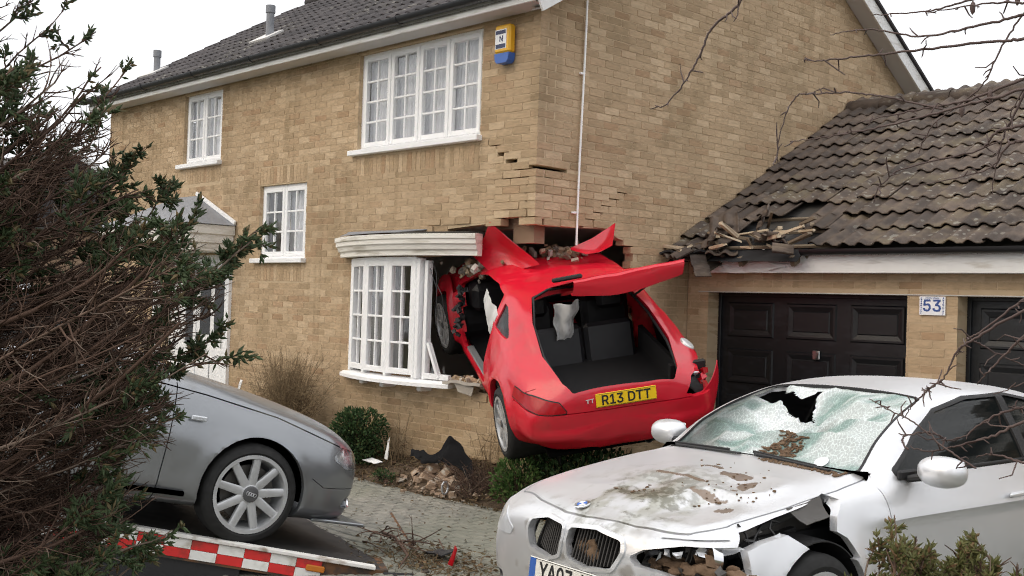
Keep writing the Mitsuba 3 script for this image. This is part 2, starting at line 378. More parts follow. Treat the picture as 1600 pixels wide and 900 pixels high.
rest = MB(); PBOX = A([[0,2,1],[0,3,2],[4,5,6],[4,6,7],[0,1,5],[0,5,4],[1,2,6],[1,6,5],[2,3,7],[2,7,6],[3,0,4],[3,4,7]])
for i, v in enumerate(bricks):
    uv = (rng.random(), rng.random())
    f = PBOX
    if i in top: MB().add(v, f, uv).put('brick', 'm_brick', wall, withuv=True)
    else: rest.add(v, f, uv)
rest.put('brickwork', 'm_brick', wall, withuv=True, kind='stuff')

# inside: rooms behind the openings
rm = MB()
rm.box((WX0, .25, 2.58), (-.13, DEPTH-.1, 2.72)); rm.box((WX0, .25, .2), (-.13, DEPTH-.1, .32))
rm.box((-3.4, .26, .32), (-3.3, 4.3, 2.58)); rm.box((-3.3, 3.6, .32), (-.13, 3.7, 2.58))
rm.box((-3.4, .26, 2.72), (-3.3, 4.3, 4.55)); rm.box((-3.3, 2.8, 2.72), (-.13, 2.9, 4.55)); rm.box((WX0, 2.2, .32), (-3.4, 2.3, 4.55))
rm.box((WX0, .2, 4.56), (-.13, DEPTH-.1, 4.62))
rm.put('room', 'm_room', HOUSE)
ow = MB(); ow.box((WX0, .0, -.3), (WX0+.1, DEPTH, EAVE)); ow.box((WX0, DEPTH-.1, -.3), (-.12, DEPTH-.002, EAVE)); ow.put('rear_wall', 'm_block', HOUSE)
il = MB()                                                       # inner leaf of blocks, broken away at the corner
for zz in np.arange(.32, 2.55, .225):
    for xx in np.arange(-3.2, -.2, .45):
        cx = xx+.225
        if -3.0 < cx < -.1 and .9 < zz < 2.45: continue
        il.box((xx, .13, zz), (xx+.44, .24, zz+.215), jit=.004)
    for yy in np.arange(.24, 3.6, .45):
        if yy < 1.35+rng.uniform(-.1, .25) and .8 < zz: continue
        il.box((-.24, yy, zz), (-.13, yy+.44, zz+.215), jit=.004)
il.box((-.235, .12, 2.36), (-.125, .26, 2.58)); il.box((-.42, .13, 2.36), (-.24, .22, 2.60)); il.box((-.86, .15, 2.50), (-.43, .24, 2.60))
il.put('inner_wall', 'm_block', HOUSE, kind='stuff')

# roof
EY, EZ = -.36, 4.60                                             # tile edge at the front eave
ROOF = put('roof', prism(Polygon([(EY+.05, EZ-.03), (DEPTH/2, EZ+SL*(DEPTH/2-EY)-.06), (DEPTH-EY-.05, EZ-.03), (DEPTH/2, EZ+SL*(DEPTH/2-EY)-.16)]), frame([0, 0, 0], [0, 1, 0], [0, 0, 1], [1, 0, 0]), WX0-.18, .20), 'm_dark_room', HOUSE)
def tile_mesh(w, l, amp, nseg=9, th=.014, kind=0):
    """one interlocking tile: x across, y up the slope, z out"""
    x = np.linspace(0, w*1.04, nseg); s = x/w
    h = amp*np.clip(np.cos((s-.12)*2*math.pi*2), -.45, 1)**1.0
    P = np.stack([np.stack([x, x*0+y, h+dz], -1) for y, dz in ((0, th), (l*.5, th*.55), (l*1.1, .0))], 0)
    v, f = sheet(P, .016); return v, f
def roof_frame(o, slope):
    a = math.atan(slope); return frame(o, [1, 0, 0], [0, math.cos(a), math.sin(a)], [0, -math.sin(a), math.cos(a)])
RF = roof_frame([0, EY, EZ], SL)
tls = []
tw, tg = .33, .33
for j in range(13):
    for i in range(int((0.2-WX0+.2)/tw)):
        tls.append((WX0-.2+i*tw, j*tg))
def hv(t): c = RF[:3, :3]@A([t[0]+.15, t[1]+.15, 0])+RF[:3, 3]; q = c-CAM; x = q@_r/(q@_f); y = (q[2]-(q@_f)*.0)/(q@_f); return np.linalg.norm(q)+(40 if (abs(x) > .46 or y > .262+.03*x) else 0)
tls.sort(key=hv); rest = MB()
tm = tile_mesh(tw, tg, .019, 17)
def tile_variants(tm, mt, n=6):
    out = []
    for k in range(n):
        v = tm[0]+0.0; out.append(mikit.ply((v, tm[1]), mt, smooth=True, uv=np.tile(rng.random(2), (len(v), 1))))
    return out
HV = tile_variants(tm, 'm_house_tile')
for k, t in enumerate(tls):
    M = RF@m4(rz(rng.normal(0, .004)), [t[0], t[1], rng.uniform(0, .006)])
    if k < 300: put('tile', HV[k % 6], None, ROOF, xf=M)
    else: rest.add(*xform(tm, M), (rng.random(), rng.random()))
rest.put('tiling', 'm_house_tile', ROOF, withuv=True, smooth=True, kind='stuff')
b = MB(); b.tube([(WX0-.2, DEPTH/2, EZ+SL*(DEPTH/2-EY)), (.22, DEPTH/2, EZ+SL*(DEPTH/2-EY))], .09, 10); b.put('ridge', 'm_house_tile', ROOF, smooth=40)
# fascia, soffit, gutter
b = MB(); b.cbox((WX0-.15, -.285, 4.515), (.20, -.262, 4.675)); b.put('fascia', 'm_white_wood', HOUSE)
b = MB(); b.box((WX0-.15, -.262, 4.525), (.16, -.012, 4.540)); b.put('soffit', 'm_soffit', HOUSE)
def gutter_mesh(x0, x1, y, z, r=.058, n=12):
    th = np.linspace(math.pi, 2*math.pi, n); P = np.stack([np.stack([np.full(n, x), y+r*np.cos(th), z+r*np.sin(th)], -1) for x in np.linspace(x0, x1, 30)], 0)
    return sheet(P, .005)
GU = put('gutter', gutter_mesh(WX0-.22, .16, -.345, 4.655), 'm_gutter', HOUSE, smooth=30)
for x in np.arange(WX0+.3, .2, 1.45):
    b = MB(); th = np.linspace(math.pi, 2*math.pi, 10); P = np.stack([np.stack([np.full(10, xx), -.345+.064*np.cos(th), 4.655+.064*np.sin(th)], -1) for xx in (x, x+.05, x+.1)], 0); b.add(*sheet(P, .006)); b.put('gutter_bracket', 'm_gutter', HOUSE, smooth=30)
# verge: bargeboards and soffit up the gable
for s, nm in ((1, 'bargeboard'), (-1, 'bargeboard')):
    a = math.atan(SL)
    y0 = DEPTH-EY-.02 if s > 0 else EY+.06
    base = A([0, y0, EZ-.03+0]); dirv = A([0, -s*math.cos(a), math.sin(a)]); L = (DEPTH/2-EY)/math.cos(a)
    nrm = A([0, s*math.sin(a), math.cos(a)])
    b = MB(); b.bar(base+A([.235, 0, 0])-nrm*.085, base+A([.235, 0, 0])-nrm*.085+dirv*L, .024, .17, up=nrm); b.put('bargeboard', 'm_white_wood', HOUSE)
    b = MB(); b.bar(base+A([.115, 0, 0])-nrm*.155+dirv*.1, base+A([.115, 0, 0])-nrm*.155+dirv*L, .212, .014, up=nrm); b.put('verge_soffit', 'm_soffit', HOUSE)
    b = MB(); b.bar(base+A([.13, 0, 0])+nrm*.02, base+A([.13, 0, 0])+nrm*.02+dirv*L, .30, .035, up=nrm); b.put('verge_tiling', 'm_house_tile', HOUSE)
b = MB(); b.cbox((.0, DEPTH-.1, 4.36), (.215, DEPTH+.30, 4.53)); b.put('eave_box', 'm_white_wood', HOUSE)
# roof vents
for (vx, vy, h, r) in ((-6.35, .92, .46, .055), (-9.12, .60, .36, .05)):
    z0 = EZ+SL*(vy-EY)
    b = MB(); b.tube([(vx, vy, z0-.1), (vx, vy, z0+h)], r, 12); b.tube([(vx, vy, z0+h-.10), (vx, vy, z0+h+.004)], r+.012, 12)
    v = b.put('vent_pipe', 'm_lead', HOUSE, smooth=40)
    P = RF@m4(np.eye(3), [vx, (vy-EY)*math.sqrt(1+SL*SL), .045]); b = MB(); b.cbox((-.26, -.18, -.02), (.2, .14, .012), M=P); b.put('flashing', 'm_soffit', v)
AER = thing('tv_aerial', 'thin grey television aerial on a pole behind the left end of the main roof', 'aerial')
o = A([-9.0, 3.6, 6.2]); b = MB(); b.tube([o+A([0, 0, -.9]), o+A([0, 0, 1.25])], .018, 6); b.put('mast', 'm_steel', AER)
b = MB(); b.tube([o+A([-.1, 0, 1.2]), o+A([.75, .25, 1.18])], .012, 5)
for k in range(6):
    c = o+A([-.05+.15*k, .05*k, 1.2]); b.tube([c+A([.05, -.16, 0]), c+A([-.05, .16, 0])], .006, 4)
b.put('antenna', 'm_steel', AER)

# windows
def window(x0, x1, z0, z1, ncase, cols, rows, label, y=.045, sill=True, curtain='m_net', depth=.06):
    W = num(HOUSE+'__window'); labels[W] = {'label': label}
    f = MB(); fw = .045
    f.cbox((x0, y, z0), (x0+fw, y+depth, z1)); f.cbox((x1-fw, y, z0), (x1, y+depth, z1))
    f.cbox((x0+fw, y, z1-fw), (x1-fw, y+depth, z1)); f.cbox((x0+fw, y, z0), (x1-fw, y+depth, z0+fw))
    w = (x1-x0-2*fw)/ncase
    for k in range(1, ncase): f.cbox((x0+fw+k*w-.018, y, z0+fw), (x0+fw+k*w+.018, y+depth, z1-fw))
    f.put('frame', 'm_upvc', W)
    for k in range(ncase):
        a, b_ = x0+fw+k*w+.006, x0+fw+(k+1)*w-.006; cw = .052; c0, c1 = z0+fw-.01, z1-fw+.01; yy = y-.016
        m = MB(); m.cbox((a, yy, c0), (a+cw, yy+.05, c1)); m.cbox((b_-cw, yy, c0), (b_, yy+.05, c1)); m.cbox((a+cw, yy, c1-cw), (b_-cw, yy+.05, c1)); m.cbox((a+cw, yy, c0), (b_-cw, yy+.05, c0+cw))
        px, pz = (b_-a-2*cw)/cols, (c1-c0-2*cw)/rows
        for i in range(1, cols): m.cbox((a+cw+i*px-.011, yy+.008, c0+cw), (a+cw+i*px+.011, yy+.04, c1-cw))
        for j in range(1, rows): m.cbox((a+cw, yy+.010, c0+cw+j*pz-.011), (b_-cw, yy+.042, c0+cw+j*pz+.011))
        m.put('casement', 'm_upvc', W)
        for i in range(cols):
            for j in range(rows):
                t = rng.normal(0, .004, 2); u0, u1, v0, v1 = a+cw+i*px, a+cw+(i+1)*px, c0+cw+j*pz, c0+cw+(j+1)*pz
                q = A([[u0, yy+.025+t[0], v0], [u1, yy+.025-t[0], v0], [u1, yy+.025-t[0]+t[1], v1], [u0, yy+.025+t[0]+t[1], v1]])
                put('pane', (q, A([[0, 1, 2], [0, 2, 3]])), 'm_glass', W)
    if sill:
        s = MB(); s.cbox((x0-.09, -.075, z0-.055), (x1+.03, y+depth, z0+.002), .006); s.put('sill', 'm_upvc', W)
    return W
window(*WINS[0], 4, 2, 4, 'wide four light white window under the eaves')
window(*WINS[1], 2, 2, 3, 'narrow two light white window at the far end upstairs')
window(*WINS[2], 2, 2, 3, 'two light white landing window halfway up the wall')
def curtain(x0, x1, z0, z1, y, label, m='m_net', per=.055, amp=.014):
    n = int((x1-x0)/.011); x = np.linspace(x0, x1, n); ph = np.cumsum(rng.normal(0, .12, n))
    yy = y+amp*np.sin(x/per*2*math.pi+ph)
    P = np.stack([np.stack([x+.004*np.sin(z*9+x*20), yy*1+0*z, x*0+z], -1) for z in np.linspace(z0, z1, 5)], 0)
    return put('net_curtain', grid(P), m, smooth=True, label=label, cat='curtain')
curtain(-2.84, -.82, 3.44, 4.44, .15, 'white pleated net curtain behind the wide upstairs window under the eaves')
curtain(-6.93, -5.93, 3.56, 4.44, .15, 'white net curtain behind the narrow upstairs window at the far end of the house')
curtain(-4.40, -3.86, 2.26, 3.06, .15, 'white net curtain behind the right half of the landing window')
# alarm box, cable
AL = thing('alarm_box', 'yellow burglar alarm box with a blue base high on the wall near the corner', 'alarm box')
mat('m_alarm_yellow', (.72, .40, .02), .4); mat('m_alarm_blue', (.04, .12, .42), .35); mat('m_alarm_label', (.75, .77, .80), .5); mat('m_ink', (.03, .04, .10), .5)
put('case', arr(mani(xform(cbox(A([.215, .085, .27]), .018), m4(np.eye(3), [-.425, -.055, 4.295])))), 'm_alarm_yellow', AL)
pf = Polygon([(-.527, 4.158), (-.323, 4.158), (-.335, 4.09), (-.36, 4.065), (-.49, 4.065), (-.515, 4.09)])
put('base', prism(pf, FM, .012, .098), 'm_alarm_blue', AL)
lb = put('sticker', prism(sbox(-.515, 4.20, -.36, 4.385), FM, .098, .1005), 'm_alarm_label', AL)
b = MB(); b.box((-.505, -.1025, 4.34), (-.37, -.1008, 4.375)); b.box((-.505, -.1025, 4.205), (-.37, -.1008, 4.245))
tx = meshkit.text_mesh('N', .055, .002, True); b.add(*xform((A(tx.vertices), tx.faces), frame([-.46, -.1006, 4.268], [1, 0, 0], [0, 0, 1], [0, -1, 0]))); b.put('lettering', 'm_ink', lb)
zs = np.linspace(5.9, 2.36, 24); b = MB()
b.tube(np.stack([.035+0*zs, .56+.012*np.sin(zs*1.7)+.01*(zs-4), zs], -1), .0105, 8)
CB = thing('cable', 'white cable hanging straight down the gable wall into the hole above the red car', 'cable')
b.put('sheath', 'm_white_cable', CB, smooth=40)
b = MB()
for z, y in ((4.0, .55), (2.66, .50)): b.cbox((.010, y-.03, z), (.04, y+.02, z+.02))
b.put('clip', 'm_white_cable', CB)
# ------------------------------------------------------------------ bow window under its canopy
BW = num(HOUSE+'__bow_window'); labels[BW] = {'label': 'white bow window torn open at its right end'}
XC, HW, SAG = -1.83, 1.02, .22
def arc(x, extra=0.0): return -(SAG+extra)*(1-((x-XC)/(HW+extra))**2)
nodes = [(x, arc(x)) for x in (-2.81, -2.36, -1.90, -1.47)]
def casement(p, q, z0, z1, cols, rows, parent, fw=.042):
    u = unit(A([q[0]-p[0], q[1]-p[1], 0])); L = math.dist(p, q); M = frame([p[0], p[1], 0], u, [-u[1], u[0], 0], [0, 0, 1])
    m = MB(); cw = .058; a, b_, c0, c1 = .012, L-.012, z0, z1
    m.cbox((a, -.03, c0), (a+cw, .03, c1), M=M); m.cbox((b_-cw, -.03, c0), (b_, .03, c1), M=M); m.cbox((a+cw, -.03, c1-cw), (b_-cw, .03, c1), M=M); m.cbox((a+cw, -.03, c0), (b_-cw, .03, c0+cw), M=M)
    px, pz = (b_-a-2*cw)/cols, (c1-c0-2*cw)/rows
    for i in range(1, cols): m.cbox((a+cw+i*px-.011, -.022, c0+cw), (a+cw+i*px+.011, .014, c1-cw), M=M)
    for j in range(1, rows): m.cbox((a+cw, -.020, c0+cw+j*pz-.011), (b_-cw, .016, c0+cw+j*pz+.011), M=M)
    m.put('casement', 'm_upvc', parent)
    for i in range(cols):
        for j in range(rows):
            t = rng.normal(0, .005, 2); u0, u1, v0, v1 = a+cw+i*px, a+cw+(i+1)*px, c0+cw+j*pz, c0+cw+(j+1)*pz
            v = A([[u0, t[0], v0], [u1, -t[0], v0], [u1, -t[0]+t[1], v1], [u0, t[0]+t[1], v1]])@M[:3, :3].T+M[:3, 3]
            put('pane', (v, A([[0, 1, 2], [0, 2, 3]])), 'm_glass', parent)
for k in range(3): casement(nodes[k], nodes[k+1], 1.03, 2.19, 2, 4, BW)
b = MB()
for k, (x, y) in enumerate(nodes): b.cbox((x-.018, y-.032, 1.0), (x+.018, y+.06, 2.22))
b.cbox((-1.452, arc(-1.45)-.03, 1.0), (-1.40, arc(-1.45)+.05, 2.21)); b.cbox((-1.375, arc(-1.38)-.0, 1.0), (-1.325, arc(-1.38)+.07, 2.19))
b.put('post', 'm_upvc', BW)
def sweep(prof, xs, extra=0., z=0.):
    """profile (out, up) swept along the bow"""
    P = []
    for x in xs:
        y = arc(x); g = 2*SAG*(x-XC)/HW**2; n = unit(A([g*1.0, -1.0, 0]) if True else 0); n = unit(A([-(-g), -1, 0]))
        P.append([A([x, y, z])+A([n[0]*o, n[1]*o, h]) for o, h in prof])
    P = A(P); n, m = P.shape[:2]; P = np.concatenate([P, P[:, :1]], 1)
    v, f = grid(P); b = MB().add(v, f)
    for e, fl in ((0, 1), (n-1, 0)):
        poly = P[e, :-1]; c = poly.mean(0); i = np.arange(m); ff = np.stack([i*0+m, i, (i+1) % m], 1); b.add(np.vstack([poly, c]), ff if fl else ff[:, ::-1])
    v, f = b.mesh(); t = trimesh.Trimesh(v, f, process=False)
    return (v, f) if t.volume > 0 else (v, f[:, ::-1])
put('sill', sweep([(.10, -.075), (.10, -.04), (.06, -.02), (-.06, -.0), (-.06, -.075)], np.linspace(-2.93, -1.00, 14), z=1.005), 'm_upvc', BW)
for x in (-2.55, -2.05, -1.45):
    b = MB(); b.cbox((x-.035, arc(x)+.04, .87), (x+.035, .02, .93), .01); b.put('corbel', 'm_upvc', BW)
b = MB()                                                        # head and torn frame at the open end
for k in range(3): b.bar([nodes[k][0], nodes[k][1], 2.205], [nodes[k+1][0], nodes[k+1][1], 2.205], .06, .04)
b.put('head', 'm_upvc', BW)
b = MB(); b.bar([-1.31, arc(-1.31)+.02, 1.36], [-1.14, arc(-1.14)-.02, 1.02], .035, .05, up=(0, 1, 0)); b.bar([-1.33, arc(-1.33)-.0, 1.035], [-1.03, arc(-1.03)-.01, 1.03], .05, .055)
b.put('broken_frame', 'm_upvc', BW, label='snapped white bar leaning in the open end')
b = MB(); r2 = np.random.default_rng(5)
for k in range(2):
    p = A([-1.33+.03*r2.random(), arc(-1.31)+.03*r2.random(), 2.18-.12*k*r2.random()]); pts = [p]
    for s in range(5): p = p+A([r2.normal(.035, .03), r2.normal(0, .02), -.09-.09*r2.random()]); pts.append(p)
    b.tube(pts, .005, 4)
b.put('torn_seal', 'm_black_plastic', BW)
for k in range(2):
    x0 = -1.30+.10*k; h = [.16, .10][k]; v = A([[x0, arc(x0)+.03, 1.05], [x0+.11, arc(x0)+.04, 1.05], [x0+.03+.04*k, arc(x0)+.05, 1.05+h]])
    put('glass_shard', (v, A([[0, 1, 2]])), 'm_glass', BW)
CN = num(HOUSE+'__bow_canopy'); labels[CN] = {'label': 'curved cornice canopy over the bow window'}
prof = [(.14, .215), (.20, .21), (.20, .165), (.185, .155), (.185, .115), (.165, .10), (.155, .06), (.13, .045), (.13, .0), (.02, .0), (.02, .215)]
put('cornice', sweep(prof, np.linspace(-2.96, -.74, 24), z=2.235), 'm_cornice', CN, smooth=25)
xs = np.linspace(-2.96, -1.55, 16); P = []
for x in xs:
    e = A([x, arc(x)-.17, 2.465]); P.append([e, e*[1, .6, 1]+A([0, 0, .02]), e*[1, .2, 1]+A([0, 0, .04]), A([x, -.012, 2.52])])
put('lead_roof', sheet(A(P), .008), 'm_lead', CN, smooth=30)
xs = np.linspace(-1.55, -.76, 8); P = []
for i, x in enumerate(xs):
    e = A([x, arc(x)-.16, 2.46]); P.append([e, e*[1, .5, 1]+A([0, 0, .0]), A([x, .06, 2.46])])
put('decking', sheet(A(P), .014), 'm_dark_room', CN)
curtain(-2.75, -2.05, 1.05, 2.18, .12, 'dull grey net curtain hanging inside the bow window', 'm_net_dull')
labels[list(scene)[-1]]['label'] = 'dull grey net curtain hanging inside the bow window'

# ------------------------------------------------------------------ porch and front door
PO = num(HOUSE+'__porch'); labels[PO] = {'label': 'hipped porch canopy over the front door'}
px0, px1, py, pz0, pz1 = -8.1, -5.48, -.62, 2.33, 2.66
b = MB(); b.cbox((px0, py, pz0+.1), (px1, -.012, pz1), .006); b.cbox((px0-.03, py-.03, pz1-.12), (px1+.03, -.012, pz1), .006); b.cbox((px0+.03, py+.03, pz0), (px1-.03, -.012, pz0+.10), .006); b.put('fascia', 'm_cornice', PO)
v = A([[px0-.06, py-.06, pz1+.005], [px1+.06, py-.06, pz1+.005], [px1+.06, -.012, pz1+.005], [px0-.06, -.012, pz1+.005], [px1-1.0, -.012, 3.10], [px0+1.0, -.012, 3.10]])
put('roof', (v, A([[0, 1, 4], [0, 4, 5], [1, 2, 4], [3, 0, 5], [0, 2, 1], [0, 3, 2], [2, 3, 5], [2, 5, 4]])), 'm_lead', PO)
b = MB(); b.bar([px1+.05, -.03, pz1+.04], [px1-1.0, -.03, 3.13], .03, .05); b.put('flashing', 'm_upvc', PO)
b = MB(); b.cbox((-7.62, -.05, .1), (-7.44, .06, 2.33)); b.cbox((-5.60, -.05, .1), (-5.50, .04, 2.33)); b.cbox((-7.44, .02, 2.2), (-5.60, .08, 2.33)); b.put('pilaster', 'm_upvc', PO)
DO = num(HOUSE+'__front_door'); labels[DO] = {'label': 'white front door with small glass lights'}
b = MB(); b.cbox((-7.44, .06, .12), (-7.36, .13, 2.2)); b.cbox((-5.68, .06, .12), (-5.60, .13, 2.2)); b.cbox((-6.62, .06, .12), (-6.55, .13, 2.2)); b.cbox((-7.36, .06, 2.12), (-5.68, .13, 2.2)); b.put('frame', 'm_upvc', DO)
b = MB(); b.cbox((-6.55, .075, .12), (-5.68, .115, 2.12)); b.cbox((-7.36, .075, .12), (-6.62, .115, 1.1)); b.cbox((-7.36, .075, 1.1), (-6.88, .115, 2.12))
for x0 in (-6.46, -6.08): b.cbox((x0, .062, .3), (x0+.30, .08, .95), .012)
b.put('leaf', 'm_upvc', DO)
for x0 in (-6.44, -6.06): put('pane', arr(mani(MB().box((x0, .066, 1.25), (x0+.26, .072, 1.95)).mesh())), 'm_gutter', DO)
put('pane', arr(mani(MB().box((-6.87, .085, 1.15), (-6.66, .09, 2.06)).mesh())), 'm_gutter', DO)
b = MB(); b.tube([(-5.80, .04, 1.08), (-5.80, .04, 1.22)], .012, 6); b.put('handle', 'm_chrome', DO, smooth=40)

# ------------------------------------------------------------------ garage
GA = thing('brick_garage', 'low brick garage with black doors and a mossy tiled roof broken at its left corner', 'garage')
GY = 2.30; GF = frame([0, GY, 0], [1, 0, 0], [0, 0, 1], [0, -1, 0]); GX1 = 7.2
OPEN = [(.28, 2.50, -.1, 1.975), (2.97, 5.19, -.1, 1.975)]
gf = sbox(.012, -.3, GX1, 2.30)
for a, b_, c, d in OPEN: gf = gf.difference(sbox(a, c, b_, d))
gw = put('wall', cat(prism(gf, GF, -.21, -.0), MB().box((GX1-.2, GY+.21, -.3), (GX1, 8.6, 2.3)).mesh(), MB().box((.012, 8.4, -.3), (GX1-.2, 8.6, 2.3)).mesh()), 'm_mortar', GA)
bricks = []
wall_bricks(GF, lay(.014, GX1, 0, 2.16, [(a-.0, b_, c, d) for a, b_, c, d in OPEN], off=.05), None, None, None, deep=-.215)
order = sorted(range(len(bricks)), key=lambda i: visible_rank(bricks[i])+(4 if bricks[i][:, 2].mean() < 1.2 else 0)); top = set(order[:300]); rest = MB()
for i, v in enumerate(bricks):
    uv = (.15+.85*rng.random(), rng.random())
    if i in top: MB().add(v, PBOX, uv).put('brick', 'm_brick', gw, withuv=True)
    else: rest.add(v, PBOX, uv)
rest.put('brickwork', 'm_brick', gw, withuv=True, kind='stuff')
b = MB(); b.cbox((.16, GY-.018, 1.972), (5.3, GY+.10, 1.982), .002); b.put('lintel', 'm_soffit', GA)
def garage_door(x0, x1, label):
    D = num(GA+'__door'); labels[D] = {'label': label}; y = GY+.19
    b = MB(); b.cbox((x0, y-.02, 0), (x0+.035, y+.05, 1.97)); b.cbox((x1-.035, y-.02, 0), (x1, y+.05, 1.97)); b.cbox((x0+.035, y-.02, 1.935), (x1-.035, y+.05, 1.97)); b.put('frame', 'm_black_door', D)
    b = MB(); b.box((x0+.035, y+.012, .02), (x1-.035, y+.04, 1.935)); b.put('leaf', 'm_black_door', D)
    w = (x1-x0-.07)/3; hgt = 1.915/4
    for i in range(3):
        for j in range(4):
            a, c = x0+.035+i*w+.075, .02+j*hgt+.06; e, d = w-.15, hgt-.12; q = []
            for ins, dy in ((0, .012), (.012, -.004), (.03, -.004), (.075, .008), (.085, .0)):
                q.append([[a+ins, y+dy, c+ins], [a+e-ins, y+dy, c+ins], [a+e-ins, y+dy, c+d-ins], [a+ins, y+dy, c+d-ins]])
            q = A(q); v = q.reshape(-1, 3); f = []
            for k in range(4):
                for s in range(4): n = (s+1) % 4; f += [[k*4+s, k*4+n, k*4+4+n], [k*4+s, k*4+4+n, k*4+4+s]]
            f += [[16, 17, 18], [16, 18, 19]]; put('panel', (v, A(f)), 'm_black_door', D)
    return D
D1 = garage_door(.285, 2.495, 'black panelled door nearer the house')
b = MB(); b.cbox((1.43, GY+.165, 1.33), (1.51, GY+.18, 1.42), .006); b.bar([1.46, GY+.15, 1.34], [1.49, GY+.15, 1.41], .02, .02); b.bar([1.47, GY+.15, 1.33], [1.51, GY+.148, 1.40], .016, .016); b.put('handle', 'm_steel', D1)
D2 = garage_door(2.975, 5.185, 'black panelled door beyond the brick pier')
b = MB(); b.cbox((4.04, GY+.165, 1.0), (4.12, GY+.18, 1.12), .006); b.bar([4.08, GY+.15, 1.02], [4.08, GY+.15, 1.1], .02, .02); b.put('handle', 'm_steel', D2)
# plaque 53
mat('m_tile_white', (.78, .79, .82), .18); mat('m_tile_blue', (.03, .07, .25), .25)
PQ = thing('house_number_plaque', 'white and blue ceramic tile plaque reading 53 on the garage pier', 'plaque')
x0, x1, z0, z1 = 2.625, 2.865, 1.80, 1.965
PF = frame([0, GY-.0125, 0], [1, 0, 0], [0, 0, 1], [0, -1, 0])
put('plate', cat(prism(sbox(x0, z0, x1, z1), PF, 0, .010)), 'm_tile_white', PQ)
b = MB(); t = meshkit.text_mesh('53', .100, .002, True); v = A(t.vertices); v[:, 0] -= v[:, 0].mean(); b.add(*xform((v*[1.05, 1, 1], t.faces), frame([(x0+x1)/2-.004, GY-.0232, z0+.035], [1, 0, 0], [0, 0, 1], [0, -1, 0]))); b.put('number', 'm_tile_blue', PQ)
b = MB()
for sx in (x0+.018, x1-.018):
    for k in range(9):
        a = k*.7; b.add(*prism(Polygon([(sx+.012*math.cos(a+i*2.1)*(.6+.4*(k % 2)), z0+.015+k*.017+.010*math.sin(a+i*2.1)) for i in range(3)]), PF, .010, .0115))
for sx in (x0+.085, x0+.155): b.add(*prism(sbox(sx-.03, z1-.018, sx+.03, z1-.010), PF, .010, .0115))
b.put('pattern', 'm_tile_blue', PQ)
# roof
GEY, GEZ, GSL = 2.0, 2.395, .574
GRF = roof_frame([.014, GEY, GEZ], GSL); RL = 3.45*math.sqrt(1+GSL**2); GRY, GRZ = GEY+3.45, GEZ+3.45*GSL
gr = put('roof', prism(Polygon([(GEY+.25, GEZ+.12-.03), (GRY, GRZ-.05), (2*GRY-GEY-.1, GEZ), (2*GRY-GEY-.1, GEZ-.06), (GRY, GRZ-.16), (GEY+.25, GEZ+.06-.06)]), frame([0, 0, 0], [0, 1, 0], [0, 0, 1], [1, 0, 0]), .02, GX1+.2), 'm_dark_room', GA)
gtw, gtg = .33, .325
gtm = tile_mesh(gtw, gtg, .022, 19, .026); GV = tile_variants(gtm, 'm_garage_tile', 8)
nrow = int(RL/gtg)+1; cells = []
r3 = np.random.default_rng(12)
for j in range(nrow):
    for i in range(int((GX1+.1)/gtw)):
        cells.append((i, j))
def gkey(t):
    c = GRF[:3, :3]@A([t[0]*gtw, t[1]*gtg, 0])+GRF[:3, 3]; q = c-CAM; x = q@_r/(q@_f); return np.linalg.norm(q)+(40 if x > .465 else 0)
cells.sort(key=gkey); cnt = 0; rest = MB()
def gone(i, j):
    x = i*gtw
    if j == 0: return .5 < x < 1.5
    if j == 1: return .6 < x < 1.2
    return j == 2 and .9 < x < 1.1
for i, j in cells:
    if gone(i, j): continue
    x, y = i*gtw, j*gtg; near = (x < 1.9 and j < 4)
    jit = .035 if near else .012
    M = GRF@m4(rz(r3.normal(0, jit*1.2))@rx(r3.normal(0, jit*.6))@ry(r3.normal(0, jit)), [x+r3.normal(0, jit*.3), y+r3.normal(0, jit*.4)-(.10*r3.random() if x < .6 and j < 2 else 0), .006+abs(r3.normal(0, jit*.5))])
    if cnt < 292: put('tile', GV[r3.integers(8)], None, gr, xf=M); cnt += 1
    else: rest.add(*xform(gtm, M), (r3.random(), r3.random()))
if rest.v: rest.put('tiling', 'm_garage_tile', gr, withuv=True, smooth=True, kind='stuff')
th = np.linspace(-.15*math.pi, 1.15*math.pi, 10)
P = np.stack([np.stack([np.full(10, x), .125*np.cos(th)*s, .115*np.sin(th)*s], -1) for x, s in ((0, 1.0), (.06, 1.0), (.44, .96))], 0); rt = sheet(P, .014)
rt = mikit.ply(rt, 'm_garage_tile', smooth=True, uv=np.full((len(rt[0]), 2), .5))
for k in range(16): put('ridge_tile', rt, None, gr, xf=m4(rz(r3.normal(0, .02))@rx(r3.normal(0, .05)), [.03+k*.445, GRY, GRZ-.035+r3.normal(0, .006)]))
# broken tiles, battens and splintered timber at the smashed corner
def on_roof(x, y, z=0): return GRF[:3, :3]@A([x, y, z])+GRF[:3, 3]
for k in range(15):
    x = r3.uniform(-.0, 1.45); y = r3.uniform(-.22, .55) if x > .5 else r3.uniform(-.30, .25); s = r3.uniform(.45, 1.0)
    M = m4(GRF[:3, :3]@rz(r3.uniform(-1.2, 1.2))@rx(r3.normal(-.1, .3))@ry(r3.normal(0, .4)), on_roof(x, y, .02+.03*r3.random())); M[:3, :3] = M[:3, :3]*[s, s*r3.uniform(.5, 1), 1]
    put('broken_tile', GV[r3.integers(8)], None, gr, xf=M)
mat('m_raw_wood', proc(lambda p, n, uv: mix((.62, .52, .38), (.40, .30, .20), fbm(p.x*14, p.y*14, p.z*14, 3))), .8)
mat('m_old_wood', proc(lambda p, n, uv: mix((.13, .095, .065), (.22, .175, .125), fbm(p.x*11, p.y*40, p.z*11, 3))), .85)
b = MB()
for y in (.10, .42, .74): b.bar(on_roof(.35, y, -.035), on_roof(1.9, y+.02, -.035), .035, .025, up=GRF[:3, 2])
